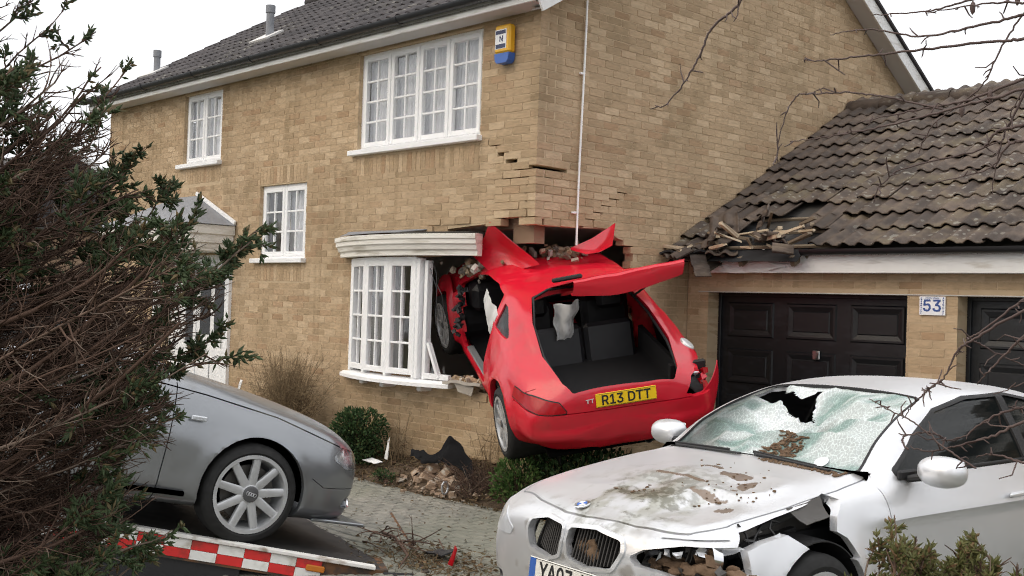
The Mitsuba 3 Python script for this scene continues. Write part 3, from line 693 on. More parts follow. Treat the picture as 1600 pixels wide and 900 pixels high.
for x in (.25, .85, 1.45): b.bar(on_roof(x, -.05, -.12), on_roof(x, 1.2, -.12), .05, .10, up=GRF[:3, 2])
b.put('rafter', 'm_old_wood', gr)
for k in range(26):
    x = r3.uniform(.25, 1.5); y = r3.uniform(-.16, .45); L = r3.uniform(.12, .42); p = on_roof(x, y, .02+.06*r3.random()); d = unit(A([r3.normal(.4, .8), r3.normal(-.2, .35), r3.normal(.04, .16)]))
    w = r3.uniform(.02, .065); bb = MB(); bb.bar(p, p+d*L, w, w*.6, c=.002); v = bb.v[0]; v += r3.normal(0, .004, v.shape)
    bb.put('splinter', 'm_raw_wood' if k % 3 else 'm_old_wood', gr)
mat('m_felt', (.02, .02, .022), .8)
x, y = np.meshgrid(np.linspace(0, 1.55, 22), np.linspace(-.12, .85, 14), indexing='ij'); P = np.stack([on_roof(a, b_, -.045+.04*(meshkit.fbm(A([a*5, b_*5, 1.0]), 3)-.6)-.07*max(0, .25-b_)) for a, b_ in zip(x.ravel(), y.ravel())], 0).reshape(22, 14, 3)
put('felt', sheet(P, .004), 'm_felt', gr, smooth=True)
P = np.stack([np.stack([np.linspace(-.10, .42, 10)+.0*t, 1.78+.26*t+.02*np.sin(np.arange(10)), 2.33+.03*np.sin(np.arange(10)*.9)-.03*t+.02], -1) for t in np.linspace(0, 1, 5)], 0)
put('torn_felt', sheet(P.transpose(1, 0, 2)+A([.13, 0, 0]), .02), 'm_felt', gr, smooth=40, label='torn black felt and gutter end hanging at the smashed corner')
# fascia and gutter
b = MB(); b.cbox((1.60, 2.115, 2.165), (GX1+.2, 2.14, 2.375)); b.put('fascia', 'm_white_wood', GA)
r4 = np.random.default_rng(3)
top_e = [(x, 2.36+r4.normal(-.02, .02)-max(0, .42-x)*.35) for x in np.linspace(1.62, .34, 22)]
left_e = [(.34-.09*(k % 2)*r4.random()+.10*r4.random()*(k/9), 2.33-(2.33-2.165)*k/9) for k in range(10)]
bot_e = [(x, 2.163+abs(r4.normal(0, .006))) for x in np.linspace(.40, 1.62, 12)]
put('broken_fascia', prism(Polygon(top_e+left_e+bot_e).buffer(0), frame([0, 2.1385, 0], [1, 0, 0], [0, 0, 1], [0, -1, 0]), 0, .024), 'm_white_wood', GA, label='splintered white fascia end at the smashed corner')
b = MB()
for k in range(9):
    x = r4.uniform(.35, 1.5); z = r4.uniform(2.2, 2.36); b.bar([x, 2.10, z], [x-r4.uniform(.1, .3), 2.095-.03*r4.random(), z+r4.normal(0, .02)], .012, .02, c=.002)
b.put('fascia_splinter', 'm_white_wood', GA)
b = MB(); b.box((.4, 2.141, 2.17), (GX1, 2.29, 2.182)); b.put('soffit', 'm_soffit', GA)
put('gutter', gutter_mesh(1.55, GX1+.2, 2.045, 2.385, .055), 'm_black_gutter', GA, smooth=30)
ww = MB(); ww.box((.5, 2.31, 2.19), (GX1-.21, 2.45, 2.30)); ww.put('wall_plate', 'm_old_wood', GA)

# ------------------------------------------------------------------ neighbouring houses
def neighbour(label, x0, x1, y0, y1, ez, sl, axis, gabled=True):
    N = thing('neighbour_house', label, 'house')
    put('wall', MB().box((x0, y0, -.3), (x1, y1, ez)).mesh(), 'm_block', N)
    if axis == 'x':
        c = (y0+y1)/2; r = ez+sl*(c-y0+.3); poly = Polygon([(y0-.35, ez-.02), (c, r), (y1+.35, ez-.02)]); R = put('roof', prism(poly, frame([0, 0, 0], [0, 1, 0], [0, 0, 1], [1, 0, 0]), x0-.2, x1+.2), 'm_house_tile', N)
        a = math.atan(sl); b = MB()
        for s, yy in ((1, y0-.35), (-1, y1+.35)):
            for k in range(int((c-y0+.35)/math.cos(a)/.3)): 
                p = A([0, yy, ez-.02])+A([0, s*math.cos(a), math.sin(a)])*(k*.3); b.box((x0-.2, -.01, -.012), (x1+.2, .30, .026), M=m4(rx(s*a) if s > 0 else rx(math.pi-a)@np.diag([1, 1, -1.0]), p))
        b.put('tiling', 'm_house_tile', R, kind='stuff')
        for s, yy in ((1, y0-.35), (-1, y1+.35)):
            b = MB(); b.bar([x1+.22, yy, ez-.10], [x1+.22, c, r-.10], .03, .2); b.put('bargeboard', 'm_white_wood', N)
    return N
# ------------------------------------------------------------------ car building
def loft(tab, nx=150, nt=30, shape=None, useg=(0, 1, 1.45, 2.3, 3.3, 4.2, 5.2, 6.4)):
    """closed body from stations x -> (zb yb zl yl zm ym zs ys zg yg zt yt zc), mirrored in y"""
    tab = A(sorted(tab), float); x = tab[:, 0]; fn = [PchipInterpolator(x, tab[:, k]) for k in range(1, 14)]
    s = np.linspace(0, 1, nx); xs = x[0]+(x[-1]-x[0])*(s-.12*np.sin(4*math.pi*s)/(4*math.pi)*1.0)
    xs = x[0]+(x[-1]-x[0])*(.5-.5*np.cos(math.pi*s)*.35-.5*(1-2*s)*.65)
    t = np.linspace(0, 6.4, nt); rings = []
    for q in xs:
        zb, yb, zl, yl, zm, ym, zs, ys, zg, yg, zt, yt, zc = [float(f(q)) for f in fn]
        Y = PchipInterpolator(useg, [0, yb, yl, ym, ys, yg, yt, 0])(t); Z = PchipInterpolator(useg, [zb, zb, zl, zm, zs, zg, zt, zc])(t)
        h = np.stack([np.full(nt, q), Y, Z], 1); o = h[1:-1][::-1]*[1, -1, 1]; rings.append(np.vstack([h, o]))
    P = A(rings); n, m = P.shape[:2]; Q = P.reshape(-1, 3)
    i, j = np.meshgrid(np.arange(n-1), np.arange(m), indexing='ij'); i, j = i.ravel(), j.ravel(); k = (j+1) % m
    f = np.vstack([np.stack([i*m+j, (i+1)*m+j, (i+1)*m+k], 1), np.stack([i*m+j, (i+1)*m+k, i*m+k], 1)])
    c0, c1 = P[0].mean(0), P[-1].mean(0); jj = np.arange(m); kk = (jj+1) % m
    f = np.vstack([f, np.stack([jj*0+n*m, jj, kk], 1), np.stack([jj*0+n*m+1, (n-1)*m+kk, (n-1)*m+jj], 1)])
    v = np.vstack([Q, c0, c1])
    if trimesh.Trimesh(v, f, process=False).volume < 0: f = f[:, ::-1]
    if shape: v = shape(v)
    return v, f
def vnorm(v, f):
    n = np.zeros_like(v); w = np.cross(v[f[:, 1]]-v[f[:, 0]], v[f[:, 2]]-v[f[:, 0]])
    for k in range(3): np.add.at(n, f[:, k], w)
    return n/(np.linalg.norm(n, axis=1, keepdims=True)+1e-12)
def off(mesh, d): return mesh[0]+vnorm(*mesh)*d, mesh[1]
SIDE = frame([0, 0, 0], [1, 0, 0], [0, 0, 1], [0, -1, 0])     # plane (x, z); z of the frame = -y
TOPV = np.eye(4)
REAR = frame([0, 0, 0], [0, 1, 0], [0, 0, 1], [1, 0, 0])      # plane (y, z); z of the frame = x
def rnd(pts, r): return Polygon(pts).buffer(-r, join_style=1).buffer(2*r, join_style=1).buffer(-r, join_style=1)
def mp(poly, M, d0, d1): return mani(prism(poly, M, d0, d1))
def cyl_y(c, r, y0, y1, n=48):
    v, f = revolve([(0, y0), (r, y0), (r, y1), (0, y1)], n); v = v+A([c[0], 0, c[1]])
    m = trimesh.Trimesh(v, f, process=True); m.merge_vertices(); m.update_faces(m.nondegenerate_faces())
    return mani((A(m.vertices), A(m.faces)))
def groove(pts, w): return LineString(pts).buffer(w/2, cap_style=2)
def wheel(car, c, R, rim, width, spokes, yout, name='wheel', rot=0.0, metal='m_alloy', steer=0.0, taper=(.035, .026), cap=.035, dish=.012, twin=0):
    """a wheel in the car's frame: c = (x, z) of the hub, yout = y of the outer face, its sign the side"""
    sgn = 1 if yout > 0 else -1; X = M4CAR[car]@m4(np.eye(3), [c[0], yout, c[1]])@m4(rz(steer)@ry(rot)@(np.eye(3) if sgn > 0 else rz(math.pi)), [0, 0, 0])
    W = num(car+'__'+name); labels.setdefault(W, {})
    w = width; pr = [(rim-.01, -.012), (rim+.012, -.003), (R-.055, .004), (R-.022, -.006), (R-.004, -.028), (R, -.05), (R, -w+.05), (R-.01, -w+.02), (R-.05, -w), (rim-.01, -w+.01), (rim-.01, -.012)]
    put('tyre', xform(revolve(pr[::-1], 56), X), 'm_rubber', W, smooth=35)
    pr = [(rim, -.010), (rim+.004, -.001), (rim-.020, -.001), (rim-.026, -.018), (rim-.032, -.07), (rim-.05, -w+.02), (rim, -w+.01), (rim, -.010)]
    b = MB(); b.add(*revolve(pr[::-1], 56)); rr = rim-.018
    hb = [(0, -.012), (.045, -.010), (.066, -.018), (.072, -.05), (.0, -.06)]; b.add(*revolve(hb[::-1], 28))
    for k in range(spokes):
        for e in ((-twin, twin) if twin else (0,)):
            a = 2*math.pi*k/spokes; P = []
            for r, hw, d in ((.05, taper[0], -.016), (rr*.5, (taper[0]+taper[1])/2, -.012-dish*.0), (rr, taper[1], -.010)):
                P.append([[r, hw], [d, d-.030]])
            sec = []
            for (r, hw), (d0, d1) in P:
                o = e*(.25+.75*r/rr); sec.append([[r, d1, -hw+o], [r, d0-.006, -hw+o], [r, d0, -hw*.6+o], [r, d0, hw*.6+o], [r, d0-.006, hw+o], [r, d1, hw+o]])
            S = A(sec); n = 6; v = S.reshape(-1, 3); f = []
            for q in range(2):
                for s in range(n): u = (s+1) % n; f += [[q*n+s, q*n+u, q*n+n+u], [q*n+s, q*n+n+u, q*n+n+s]]
            v = v@ry(a).T; b.add(v, A(f) if trimesh.Trimesh(v, f, process=False).volume > 0 else A(f)[:, ::-1])
    put('rim', xform(b.mesh(), X), metal, W, smooth=30)
    b = MB(); b.add(*revolve([(0, -.10), (rim*.72, -.10), (rim*.72, -.08), (0, -.08)], 30)); put('brake_disc', xform(b.mesh(), X), 'm_dark_steel', W, smooth=30)
    put('hub_cap', xform(revolve([(0, -.012), (cap, -.012), (cap, -.006), (cap*.8, -.002), (0, -.001)], 24), X), 'm_cap', W, smooth=30)
    return W, X
M4CAR = {}
def plate(car, text, X, w, h, col, letter_h, tx, blue=False, label=None):
    N = num(car+'__number_plate'); labels[N] = {'label': label} if label else {}
    put('plate', xform(arr(mani((cbox(A([w, h, .008]), .003)))), X), col, N)
    t = meshkit.text_mesh(text, letter_h, .002, True); v = A(t.vertices); s = tx/(v[:, 0].max()-v[:, 0].min()); v[:, 0] = (v[:, 0]-v[:, 0].mean().item()*0-(v[:, 0].max()+v[:, 0].min())/2)*s+(.02 if blue else 0); v[:, 1] -= letter_h/2; v[:, 2] += .0042
    put('lettering', xform((v, A(t.faces)), X), 'm_black_plastic', N)
    b = MB(); e = .0045
    for lo, hi in (((-w/2+.004, -h/2+.004, .004), (w/2-.004, -h/2+.007, .0052)), ((-w/2+.004, h/2-.007, .004), (w/2-.004, h/2-.004, .0052))): b.box(lo, hi)
    put('border', xform(b.mesh(), X), 'm_black_plastic', N)
    if blue: put('blue_band', xform(MB().box((-w/2+.005, -h/2+.005, .004), (-w/2+.05, h/2-.005, .0056)).mesh(), X), 'm_alarm_blue', N)
    return N
def silver_paint(p, n, uv):
    return mi.Color3f(.68, .69, .71)*(.95+.08*fbm(p.x*2, p.y*2, p.z*2, 3))
def dirt_paint(col, dirt, amt):
    def fn(p, n, uv):
        a = fbm(p.x*5, p.y*5, p.z*5, 4); return mix(col, dirt, smoothstep(.52, .82, a)*amt)
    return fn
mat('m_red', proc(dirt_paint((.54, .006, .022), (.27, .05, .04), .30)), .22, spec=.5, coat=1.0, cgloss=.95)
mat('m_red_lens', (.34, .004, .009), .22, spec=.4)
mat('m_silver', proc(silver_paint), .34, metal=.6, spec=.5, coat=1.0, cgloss=.93)
mat('m_grey', proc(dirt_paint((.24, .252, .268), (.18, .178, .175), .45)), .24, metal=.65, spec=.5, coat=1.0, cgloss=.93)
mat('m_alloy', proc(lambda p, n, uv: mi.Color3f(.50, .51, .52)*(.75+.4*fbm(p.x*9, p.y*9, p.z*9, 3))), .32, metal=.45)
mat('m_cap', (.10, .10, .105), .35, metal=.4)
mat('m_dark_steel', (.09, .085, .08), .5, metal=.7)
mat('m_trim', (.010, .010, .011), .6)
mat('m_leather', proc(lambda p, n, uv: mi.Color3f(.009, .009, .011)*(.8+.5*fbm(p.x*8, p.y*8, p.z*8, 3))), .5, spec=.5)
mat('m_airbag', proc(lambda p, n, uv: mi.Color3f(.55, .55, .54)*(.85+.25*fbm(p.x*6, p.y*6, p.z*6, 3))), .85, spec=.15, two=True)
mat('m_yellow_plate', (.80, .52, .01), .35); mat('m_white_plate', (.74, .73, .68), .35)
mat('m_lamp_clear', (.55, .57, .60), .10, metal=.3, coat=1.0)
mat('m_sill_grey', (.22, .225, .23), .45, metal=.3)
scene['m_tint_glass'] = dict(type='blendbsdf', weight=.45, a={'type': 'thindielectric', 'int_ior': 1.5}, b={'type': 'twosided', 'bsdf': {'type': 'principled', 'base_color': {'type': 'rgb', 'value': [.012, .015, .015]}, 'roughness': .06, 'specular': .3}})

# ------------------------------------------------------------------ the red car in the wall
TT = thing('red_coupe', 'wrecked red coupe rammed nose first up into the house corner with its tailgate torn open', 'car')
RP = m4(rz(2.663)@ry(-.333)@rx(-.172), [.61, .283, .638]); M4CAR[TT] = RP
RT = [(-.800, .40, .30, .44, .42, .52, .48, .59, .46, .63, .40, .66, .30, .67), (-.765, .30, .50, .36, .62, .50, .68, .64, .64, .74, .52, .785, .36, .80),
 (-.68, .24, .60, .30, .74, .50, .80, .69, .74, .81, .58, .865, .42, .885), (-.50, .21, .66, .28, .81, .51, .855, .765, .785, .865, .64, .92, .48, .945),
 (-.25, .19, .68, .27, .845, .52, .878, .825, .805, .925, .67, .995, .54, 1.025), (0, .18, .68, .26, .855, .52, .885, .865, .805, .985, .68, 1.075, .555, 1.11),
 (.4, .17, .68, .24, .855, .50, .88, .885, .80, 1.06, .69, 1.18, .565, 1.225), (.8, .16, .68, .23, .845, .48, .872, .885, .79, 1.085, .69, 1.22, .565, 1.265),
 (1.2, .16, .68, .23, .845, .48, .868, .88, .79, 1.07, .69, 1.195, .565, 1.24), (1.55, .16, .68, .23, .845, .48, .868, .88, .79, 1.05, .69, 1.15, .565, 1.19),
 (1.9, .16, .68, .23, .85, .48, .872, .87, .79, .98, .70, 1.04, .60, 1.08), (2.15, .17, .68, .24, .855, .49, .88, .86, .79, .90, .70, .925, .58, .95),
 (2.42, .18, .68, .26, .86, .50, .885, .84, .77, .86, .66, .86, .5, .86), (2.8, .19, .66, .27, .81, .50, .84, .72, .71, .74, .58, .75, .44, .76), (3.1, .22, .55, .28, .64, .48, .68, .60, .58, .62, .46, .63, .34, .64), (3.24, .32, .3, .36, .42, .44, .46, .50, .40, .52, .32, .53, .24, .54)]
def flare(v, cs, R0, amp):
    v = v.copy()
    for cx, cz in cs:
        d = np.hypot(v[:, 0]-cx, v[:, 2]-cz); a = amp*np.exp(-((d-R0)/.055)**2)*(np.abs(v[:, 1]) > .6)
        v[:, 1] += np.sign(v[:, 1])*a
    return v
def crush_red(v):
    v = flare(v, [(0, .30), (2.422, .315)], .385, .030)
    k = (np.clip((v[:, 0]-1.6)/1.2, 0, 1)*np.clip(np.hypot(v[:, 0]-2.422, v[:, 2]-.315)-.36, 0, .25)/.25)[:, None]; n = np.stack([meshkit.fbm(v*4+A([s*9.1, 2, 5]), 3, s)-.5 for s in range(3)], -1)
    v = v+n*k*A([.18, .16, .22])
    m_ = (np.stack([meshkit.fbm(v*2.6+A([s*5.3, 1, 9]), 3, s+60)-.5 for s in range(3)], -1))*A([.0, .045, .035]); v = v+m_
    r = np.clip((v[:, 2]-1.05)/.2, 0, 1)*np.clip((v[:, 0]-.55)/.5, 0, 1); c = meshkit.fbm(v*A([5, 3, 1])+3, 3, 9)-.5
    v[:, 2] += r*c*.10
    sc = np.exp(-((v[:, 2]-(.80-.10*np.clip(-v[:, 0]-.2, 0, 1)))/.018)**2)*(np.abs(v[:, 1]) > .55)*np.clip((1.8-v[:, 0])/.4, 0, 1); v[:, 1] += np.sign(v[:, 1])*sc*.010
    bl = np.clip((.45-np.abs(v[:, 2]-.43)*6), 0, .3)/.3*np.clip((-.45-v[:, 0])/.1, 0, 1); v[:, 0] -= bl*.018
    e = np.clip((-.30-v[:, 0])/.25, 0, 1)*np.clip((v[:, 1]-.25)/.3, 0, 1)*np.clip((.40-v[:, 2])/.12, 0, 1); v[:, 1] -= e*.09; v[:, 0] += e*.05
    q = np.clip((-.35-v[:, 0])/.4, 0, 1); v += (q[:, None]*(np.stack([meshkit.fbm(v*3.2+A([s*4.1, 8, 1]), 2, s+20)-.5 for s in range(3)], -1)))*.03
    return v
raw = loft(RT, 170, 40, crush_red); outer = mani(raw); inner = mani(off(raw, -.045))
hatch = mp(rnd([(-.752, -.44), (-.752, .44), (-.66, .50), (-.30, .565), (.10, .535), (.46, .44), (.50, .30), (.50, -.30), (.46, -.44), (.10, -.535), (-.30, -.565), (-.66, -.50)], .04), TOPV, .755, 1.6)
door_p = rnd([(.70, .33), (1.62, .31), (1.92, .50), (1.98, .86), (1.70, 1.05), (1.40, 1.14), (1.0, 1.175), (.70, 1.175), (.62, .9)], .04)
qwin = rnd([(.14, .955), (.55, .94), (.585, 1.14), (.50, 1.13), (.34, 1.055)], .015)
wind = mp(Polygon([(1.62, -.56), (2.12, -.66), (2.12, .66), (1.62, .56)]), TOPV, .92, 1.6)
body = outer-inner-hatch-mp(door_p, SIDE, -1.2, -.35)-mp(qwin, SIDE, -1.2, -.35)-mp(qwin, SIDE, .35, 1.2)-wind
for cx in (0, 2.422):
    for s in (1, -1): body = body-cyl_y((cx, .30), .365 if cx else .35, min(s*.48, s*1.2), max(s*.48, s*1.2))
rlamp = rnd([(-.52, .645), (-.60, .78), (-.78, .80), (-.98, .72), (-.98, .60), (-.70, .615)], .015)
body = body-mp(rlamp, REAR, -1, -.30)
for g in (groove([(-.86, .625), (.86, .645)], .009),): body = body-mp(g, REAR, -1.0, -.36)
body = body-mp(groove([(-.62, .86), (-.36, .625), (-.36, .30)], .006), SIDE, .72, 1.2)-mp(groove([(-.56, .80), (-.36, .625)], .006), SIDE, -1.2, -.70)
body = body-mp(groove([(.62, .34), (.62, .93)], .006), SIDE, -1.2, -.7)
for s in (-.30, .30): body = body-cyl_y((0, 0), .01, 0, .01)-mp(Polygon([(s+.12*math.cos(a), .21+.075*math.sin(a)) for a in np.linspace(0, 2*math.pi, 20)]), REAR, -1, -.5)
put('body', arr(body), 'm_red', TT, smooth=32, xf=RP)
lin = (mani(off(raw, -.047))-mani(off(raw, -.054))) ^ mani(MB().box((-.72, -.9, .5), (.62, .9, 1.4)).mesh())
put('boot_lining', arr(lin-hatch-mp(qwin, SIDE, -1.2, -.35)-mp(door_p, SIDE, -1.2, -.35)), 'm_trim', TT, smooth=35, xf=RP)
llamp = rnd([(.50, .652), (.56, .735), (.72, .755), (.86, .745), (.90, .675), (.72, .648)], .012)
put('tail_light', arr((mani(off(raw, .006))-mani(off(raw, -.02))) ^ mp(llamp, REAR, -1, -.34)), 'm_red_lens', TT, smooth=30, xf=RP)
put('lamp_gasket', arr((mani(off(raw, .003))-mani(off(raw, -.02))) ^ mp(llamp.buffer(.008).difference(llamp), REAR, -1, -.34)), 'm_trim', TT, smooth=30, xf=RP)
# broken right lamp: dark pocket and bits
b = MB(); r5 = np.random.default_rng(8)
b.box((-.55, -.80, .64), (-.50, -.48, .82)); b.put('lamp_pocket', 'm_black_plastic', TT, xf=RP)
for k in range(14):
    c = A([-.62+.05*r5.random(), -.78+.24*r5.random(), .66+.13*r5.random()]); s = r5.uniform(.012, .04, 3); bb = MB(); bb.box(-s, s, jit=.006, M=m4(rz(r5.random()*3)@rx(r5.random()*3), c))
    bb.put('lamp_fragment', ('m_red_lens', 'm_lamp_clear', 'm_black_plastic', 'm_red')[k % 4], TT, xf=RP)
# bumper corner torn outwards on the right
yy = np.linspace(0, 1, 14); zz = np.linspace(0, 1, 9); P = []
for a in yy:
    row = []
    for z in zz:
        x = -.765+.42*a**2.2+.02*math.sin(3*z)-.06*a*z; y = -.50-.47*a-.035*math.sin(math.pi*z); row.append([x, y, .22+.05*a+(.37+.10*a**2)*z])
    P.append(row)
put('bumper_corner', sheet(A(P), .006), 'm_red', TT, smooth=40, xf=RP, label='bumper corner torn outwards')
# interior
b = MB(); b.box((-.60, -.56, .56), (.40, .56, .60)); b.put('boot_floor', 'm_trim', TT, xf=RP)
b = MB(); b.box((.30, -.74, .20), (2.0, .74, .26)); b.put('cabin_floor', 'm_trim', TT, xf=RP)
b = MB(); b.box((-.60, .56, .50), (.45, .60, .80)); b.box((-.60, -.60, .50), (.45, -.56, .80)); b.box((-.70, -.54, .50), (-.66, .54, .74)); b.put('boot_lining', 'm_trim', TT, xf=RP)
for s in (-1, 1): put('rear_seat_back', arr(mani(xform(cbox(A([.10, .47, .46]), .035), m4(ry(.33), [.34, s*.245, .69])))), 'm_leather', TT, smooth=30, xf=RP)
for s in (-1, 1):
    F = num(TT+'__front_seat'); labels[F] = {}
    put('back', arr(mani(xform(cbox(A([.15, .46, .68]), .05), m4(ry(.25), [.82, s*.37, .66])))), 'm_leather', F, smooth=30, xf=RP)
    put('headrest', arr(mani(xform(cbox(A([.10, .26, .20]), .04), m4(ry(.2), [.70, s*.37, 1.02])))), 'm_leather', F, smooth=30, xf=RP)
    put('cushion', arr(mani(xform(cbox(A([.52, .48, .18]), .05), m4(ry(-.1), [1.12, s*.37, .38])))), 'm_leather', F, smooth=30, xf=RP)
b = MB(); b.cbox((1.72, -.72, .62), (2.02, .72, .92), .06); b.put('dashboard', 'm_leather', TT, xf=RP)
th = np.linspace(0, 2*math.pi, 26); sw = A([[1.66+.04*math.sin(a)*.6, -.37+.18*math.cos(a), .84+.17*math.sin(a)] for a in th]); b = MB(); b.tube(sw, .015, 7); b.put('steering_wheel', 'm_black_plastic', TT, smooth=True, xf=RP)
def cloth(P, amp, sc, seed, name, parent, m, X, label=None):
    P = A(P); n = meshkit.fbm(P.reshape(-1, 3)*sc, 3, seed).reshape(P.shape[:2])-.5
    P = P+np.stack([n*amp, np.roll(n, 3, 0)*amp, n*amp*.5], -1); return put(name, sheet(P, .004), m, parent, smooth=True, xf=X, label=label)
u, w = np.meshgrid(np.linspace(0, 1, 14), np.linspace(0, 1, 14), indexing='ij')
cloth(np.stack([.30+.03*np.sin(u*9),   .27-.24*u*(1-.45*w), 1.17-.34*w], -1), .14, 5, 3, 'airbag', TT, 'm_airbag', RP, 'white deployed airbag hanging in the boot opening')
cloth(np.stack([1.02-.42*u, .72+.04*np.sin(w*3)-.0*u, 1.13-.10*u-.46*w*(1-.55*u)], -1), .09, 6, 4, 'airbag', TT, 'm_airbag', RP, 'white curtain airbag drooping past the side window')
put('side_window', arr((mani(off(raw, -.012))-mani(off(raw, -.018))) ^ mp(qwin.buffer(.01), SIDE, -1.2, -.35)), 'm_tint_glass', TT, xf=RP)
b = MB(); b.cbox((.72, .765, .295), (1.62, .835, .335), .008); b.put('door_sill', 'm_sill_grey', TT, xf=RP)
v, f = revolve([(.0, 0), (.062, 0), (.070, .006), (.050, .010), (.046, .004), (0, .004)], 26); 
put('door_speaker', xform((v, f), RP@m4(np.eye(3), [1.35, -.70, .62])), 'm_chrome', TT, smooth=40)
fc = m4(rx(.62)@ry(-.18), [-.27, -.742, .868])
put('fuel_cap', xform(revolve([(0, .022), (.058, .022), (.070, .014), (.074, 0), (0, 0)][::-1], 30, 'z'), RP@fc), 'm_alloy_bright', TT, smooth=35)
mat('m_alloy_bright', (.78, .78, .78), .30, metal=.5)
for s in (-.33, -.22): put('exhaust_pipe', xform(arr(mani(prism(Polygon([(.04*math.cos(a), .04*math.sin(a)) for a in np.linspace(0, 2*math.pi, 20)][:-1]).difference(Polygon([(.033*math.cos(a), .033*math.sin(a)) for a in np.linspace(0, 2*math.pi, 20)][:-1])), REAR, -.68, -.45))), RP@m4(np.eye(3), [0, s-.02, .24])), 'm_dark_steel', TT, smooth=30)
b = MB(); b.box((-.60, -.62, .17), (2.9, .62, .20)); b.box((-.56, -.50, .19), (-.50, .50, .30)); b.put('underside', 'm_black_void', TT, xf=RP)
for cx in (0, 2.422):
    b = MB(); v, f = revolve([(.358, .46), (.366, .46), (.366, .80), (.358, .80), (.358, .46)], 30); b.add(v+A([cx, 0, .305]), f); b.box((cx-.36, .45, -.05), (cx+.36, .46, .66)); b.put('arch_liner', 'm_black_plastic', TT, xf=RP)
wheel(TT, (-.02, .255), .322, .238, .225, 9, .890, rot=.3, taper=(.030, .024)); wheel(TT, (2.34, .30), .322, .238, .225, 9, .955, rot=.1, steer=.10, taper=(.030, .024))
wheel(TT, (0, .315), .322, .232, .225, 9, -.865); wheel(TT, (2.422, .315), .322, .232, .225, 9, -.855)
# plate and badge on the tail
tl = -.795
plate(TT, 'R13 DTT', RP@frame([tl, 0, .725], [0, -1, 0], unit([.22, 0, 1]), unit([-1, 0, .22])), .52, .115, 'm_yellow_plate', .078, .42, label='yellow rear plate reading R13 DTT')
t = meshkit.text_mesh('TT', .036, .004, True); v = A(t.vertices); put('badge', xform((v*[1.25, .9, 1], A(t.faces)), RP@frame([-.798, .350, .712], unit([.16, -1, 0]), unit([.22, 0, 1]), unit([-1, -.16, .22]))), 'm_alloy_bright', TT)
# ------------------------------------------------------------------ torn panels of the red car (world coordinates)
def patch(c, n=14, m=12, amp=.02, sc=5, seed=0, bulge=0.0, fold=0.0):
    """bilinear patch of four corners, crumpled"""
    c = A(c, float); u, w = np.meshgrid(np.linspace(0, 1, n), np.linspace(0, 1, m), indexing='ij'); u, w = u[..., None], w[..., None]
    P = c[0]*(1-u)*(1-w)+c[1]*u*(1-w)+c[2]*u*w+c[3]*(1-u)*w
    N = unit(np.cross(c[1]-c[0], c[3]-c[0])); q = P.reshape(-1, 3)
    d = (meshkit.fbm(q*sc, 3, seed)-.5).reshape(n, m, 1)*2*amp+bulge*np.sin(math.pi*u)*np.sin(math.pi*w)-fold*np.abs(u-.5)
    return P+N*d
LID = num(TT+'__tailgate'); labels[LID] = {'label': 'torn tailgate thrown up over the boot opening'}
tl_, tr_, hr_, hl_ = A([.92, -.42, 1.985]), A([1.72, .05, 2.185]), A([.92, .62, 2.10]), A([.12, .02, 1.93])
P = patch([tl_, tr_, hr_, hl_], 20, 16, .012, 4, 2, .03); put('outer_skin', sheet(P, .012), 'm_red', LID, smooth=35)
dn = A([-.03, .02, -.035]); ins = A([tl_*.86+hr_*.14, tr_*.86+hl_*.14, hr_*.86+tl_*.14, hl_*.86+tr_*.14])+A([0, 0, -.085])
put('inner_frame', sheet(patch(ins, 16, 12, .010, 5, 3, .0), .03), 'm_red_dark', LID, smooth=35)
mat('m_red_dark', (.30, .008, .012), .42, coat=.5)
n = 20; t = np.linspace(0, 1, n); e = P[:, 0]; rim = []
for k in range(n):
    out = unit(e[k]-P[k, 3]); h = .15*(.40+.60*math.sin(math.pi*min(1, .12+t[k]*.80)))
    rim.append([e[k], e[k]+out*.022+A([0, 0, -.018]), e[k]+out*.015+A([0, 0, -.018-h*.45]), e[k]-out*.035+A([.0, 0, -.03-h]), e[k]-out*.075+A([0, 0, -.02-h*.9])])
rim = A(rim); rim += (meshkit.fbm(rim.reshape(-1, 3)*6, 2, 4).reshape(n, 5, 1)-.5)*.02
put('rear_lip', sheet(rim, .006), 'm_red', LID, smooth=40)
b = MB(); mid = (tl_*.45+tr_*.55)+A([-.06, .06, -.075]); b.cbox((-.05, -.02, -.018), (.05, .02, .01), .004, M=m4(rz(.53), mid)); b.put('latch', 'm_black_plastic', LID)
b = MB(); q = tl_*.93+tr_*.07+A([-.15, .03, .02]); b.cbox((-.16, -.035, -.02), (.10, .035, .016), .01, M=m4(rz(.5)@ry(-.2), q)); b.put('spoiler_stub', 'm_trim', LID)
def loc(x, y, z): return (RP@A([x, y, z, 1.0]))[:3]
b = MB()                                                        # roof edge over the boot and its weather seal
ed = [loc(x, y, z) for x, y, z in ((-.70, .50, .80), (-.50, .525, .885), (-.30, .545, .945), (.10, .52, 1.075), (.44, .43, 1.205), (.49, .28, 1.25), (.49, -.28, 1.25), (.44, -.43, 1.205), (.10, -.52, 1.075), (-.30, -.545, .945), (-.50, -.525, .885), (-.70, -.50, .80), (-.745, -.42, .765), (-.75, 0, .765), (-.745, .42, .765), (-.70, .50, .80))]
b.tube(ed, .013, 6); b.put('boot_seal', 'm_black_plastic', TT, smooth=True)
b = MB(); b.tube([loc(.30, -.47, 1.16), hr_*.7+tr_*.3+A([0, 0, -.05])], .010, 6); b.put('gas_strut', 'm_black_plastic', TT, smooth=40)
FL = [(-.95, .12, 2.27), (-.60, .03, 2.57), (-.10, .24, 2.17), (-.62, .12, 2.06)]
put('torn_panel', sheet(patch(FL, 14, 12, .018, 5, 5, .07, .10), .005), 'm_red', TT, smooth=35, label='red bonnet sheet bent up to a point beside the canopy')
FR = [(-.03, .50, 2.30), (.14, .97, 2.58), (.26, .80, 2.35), (.16, .55, 2.25)]
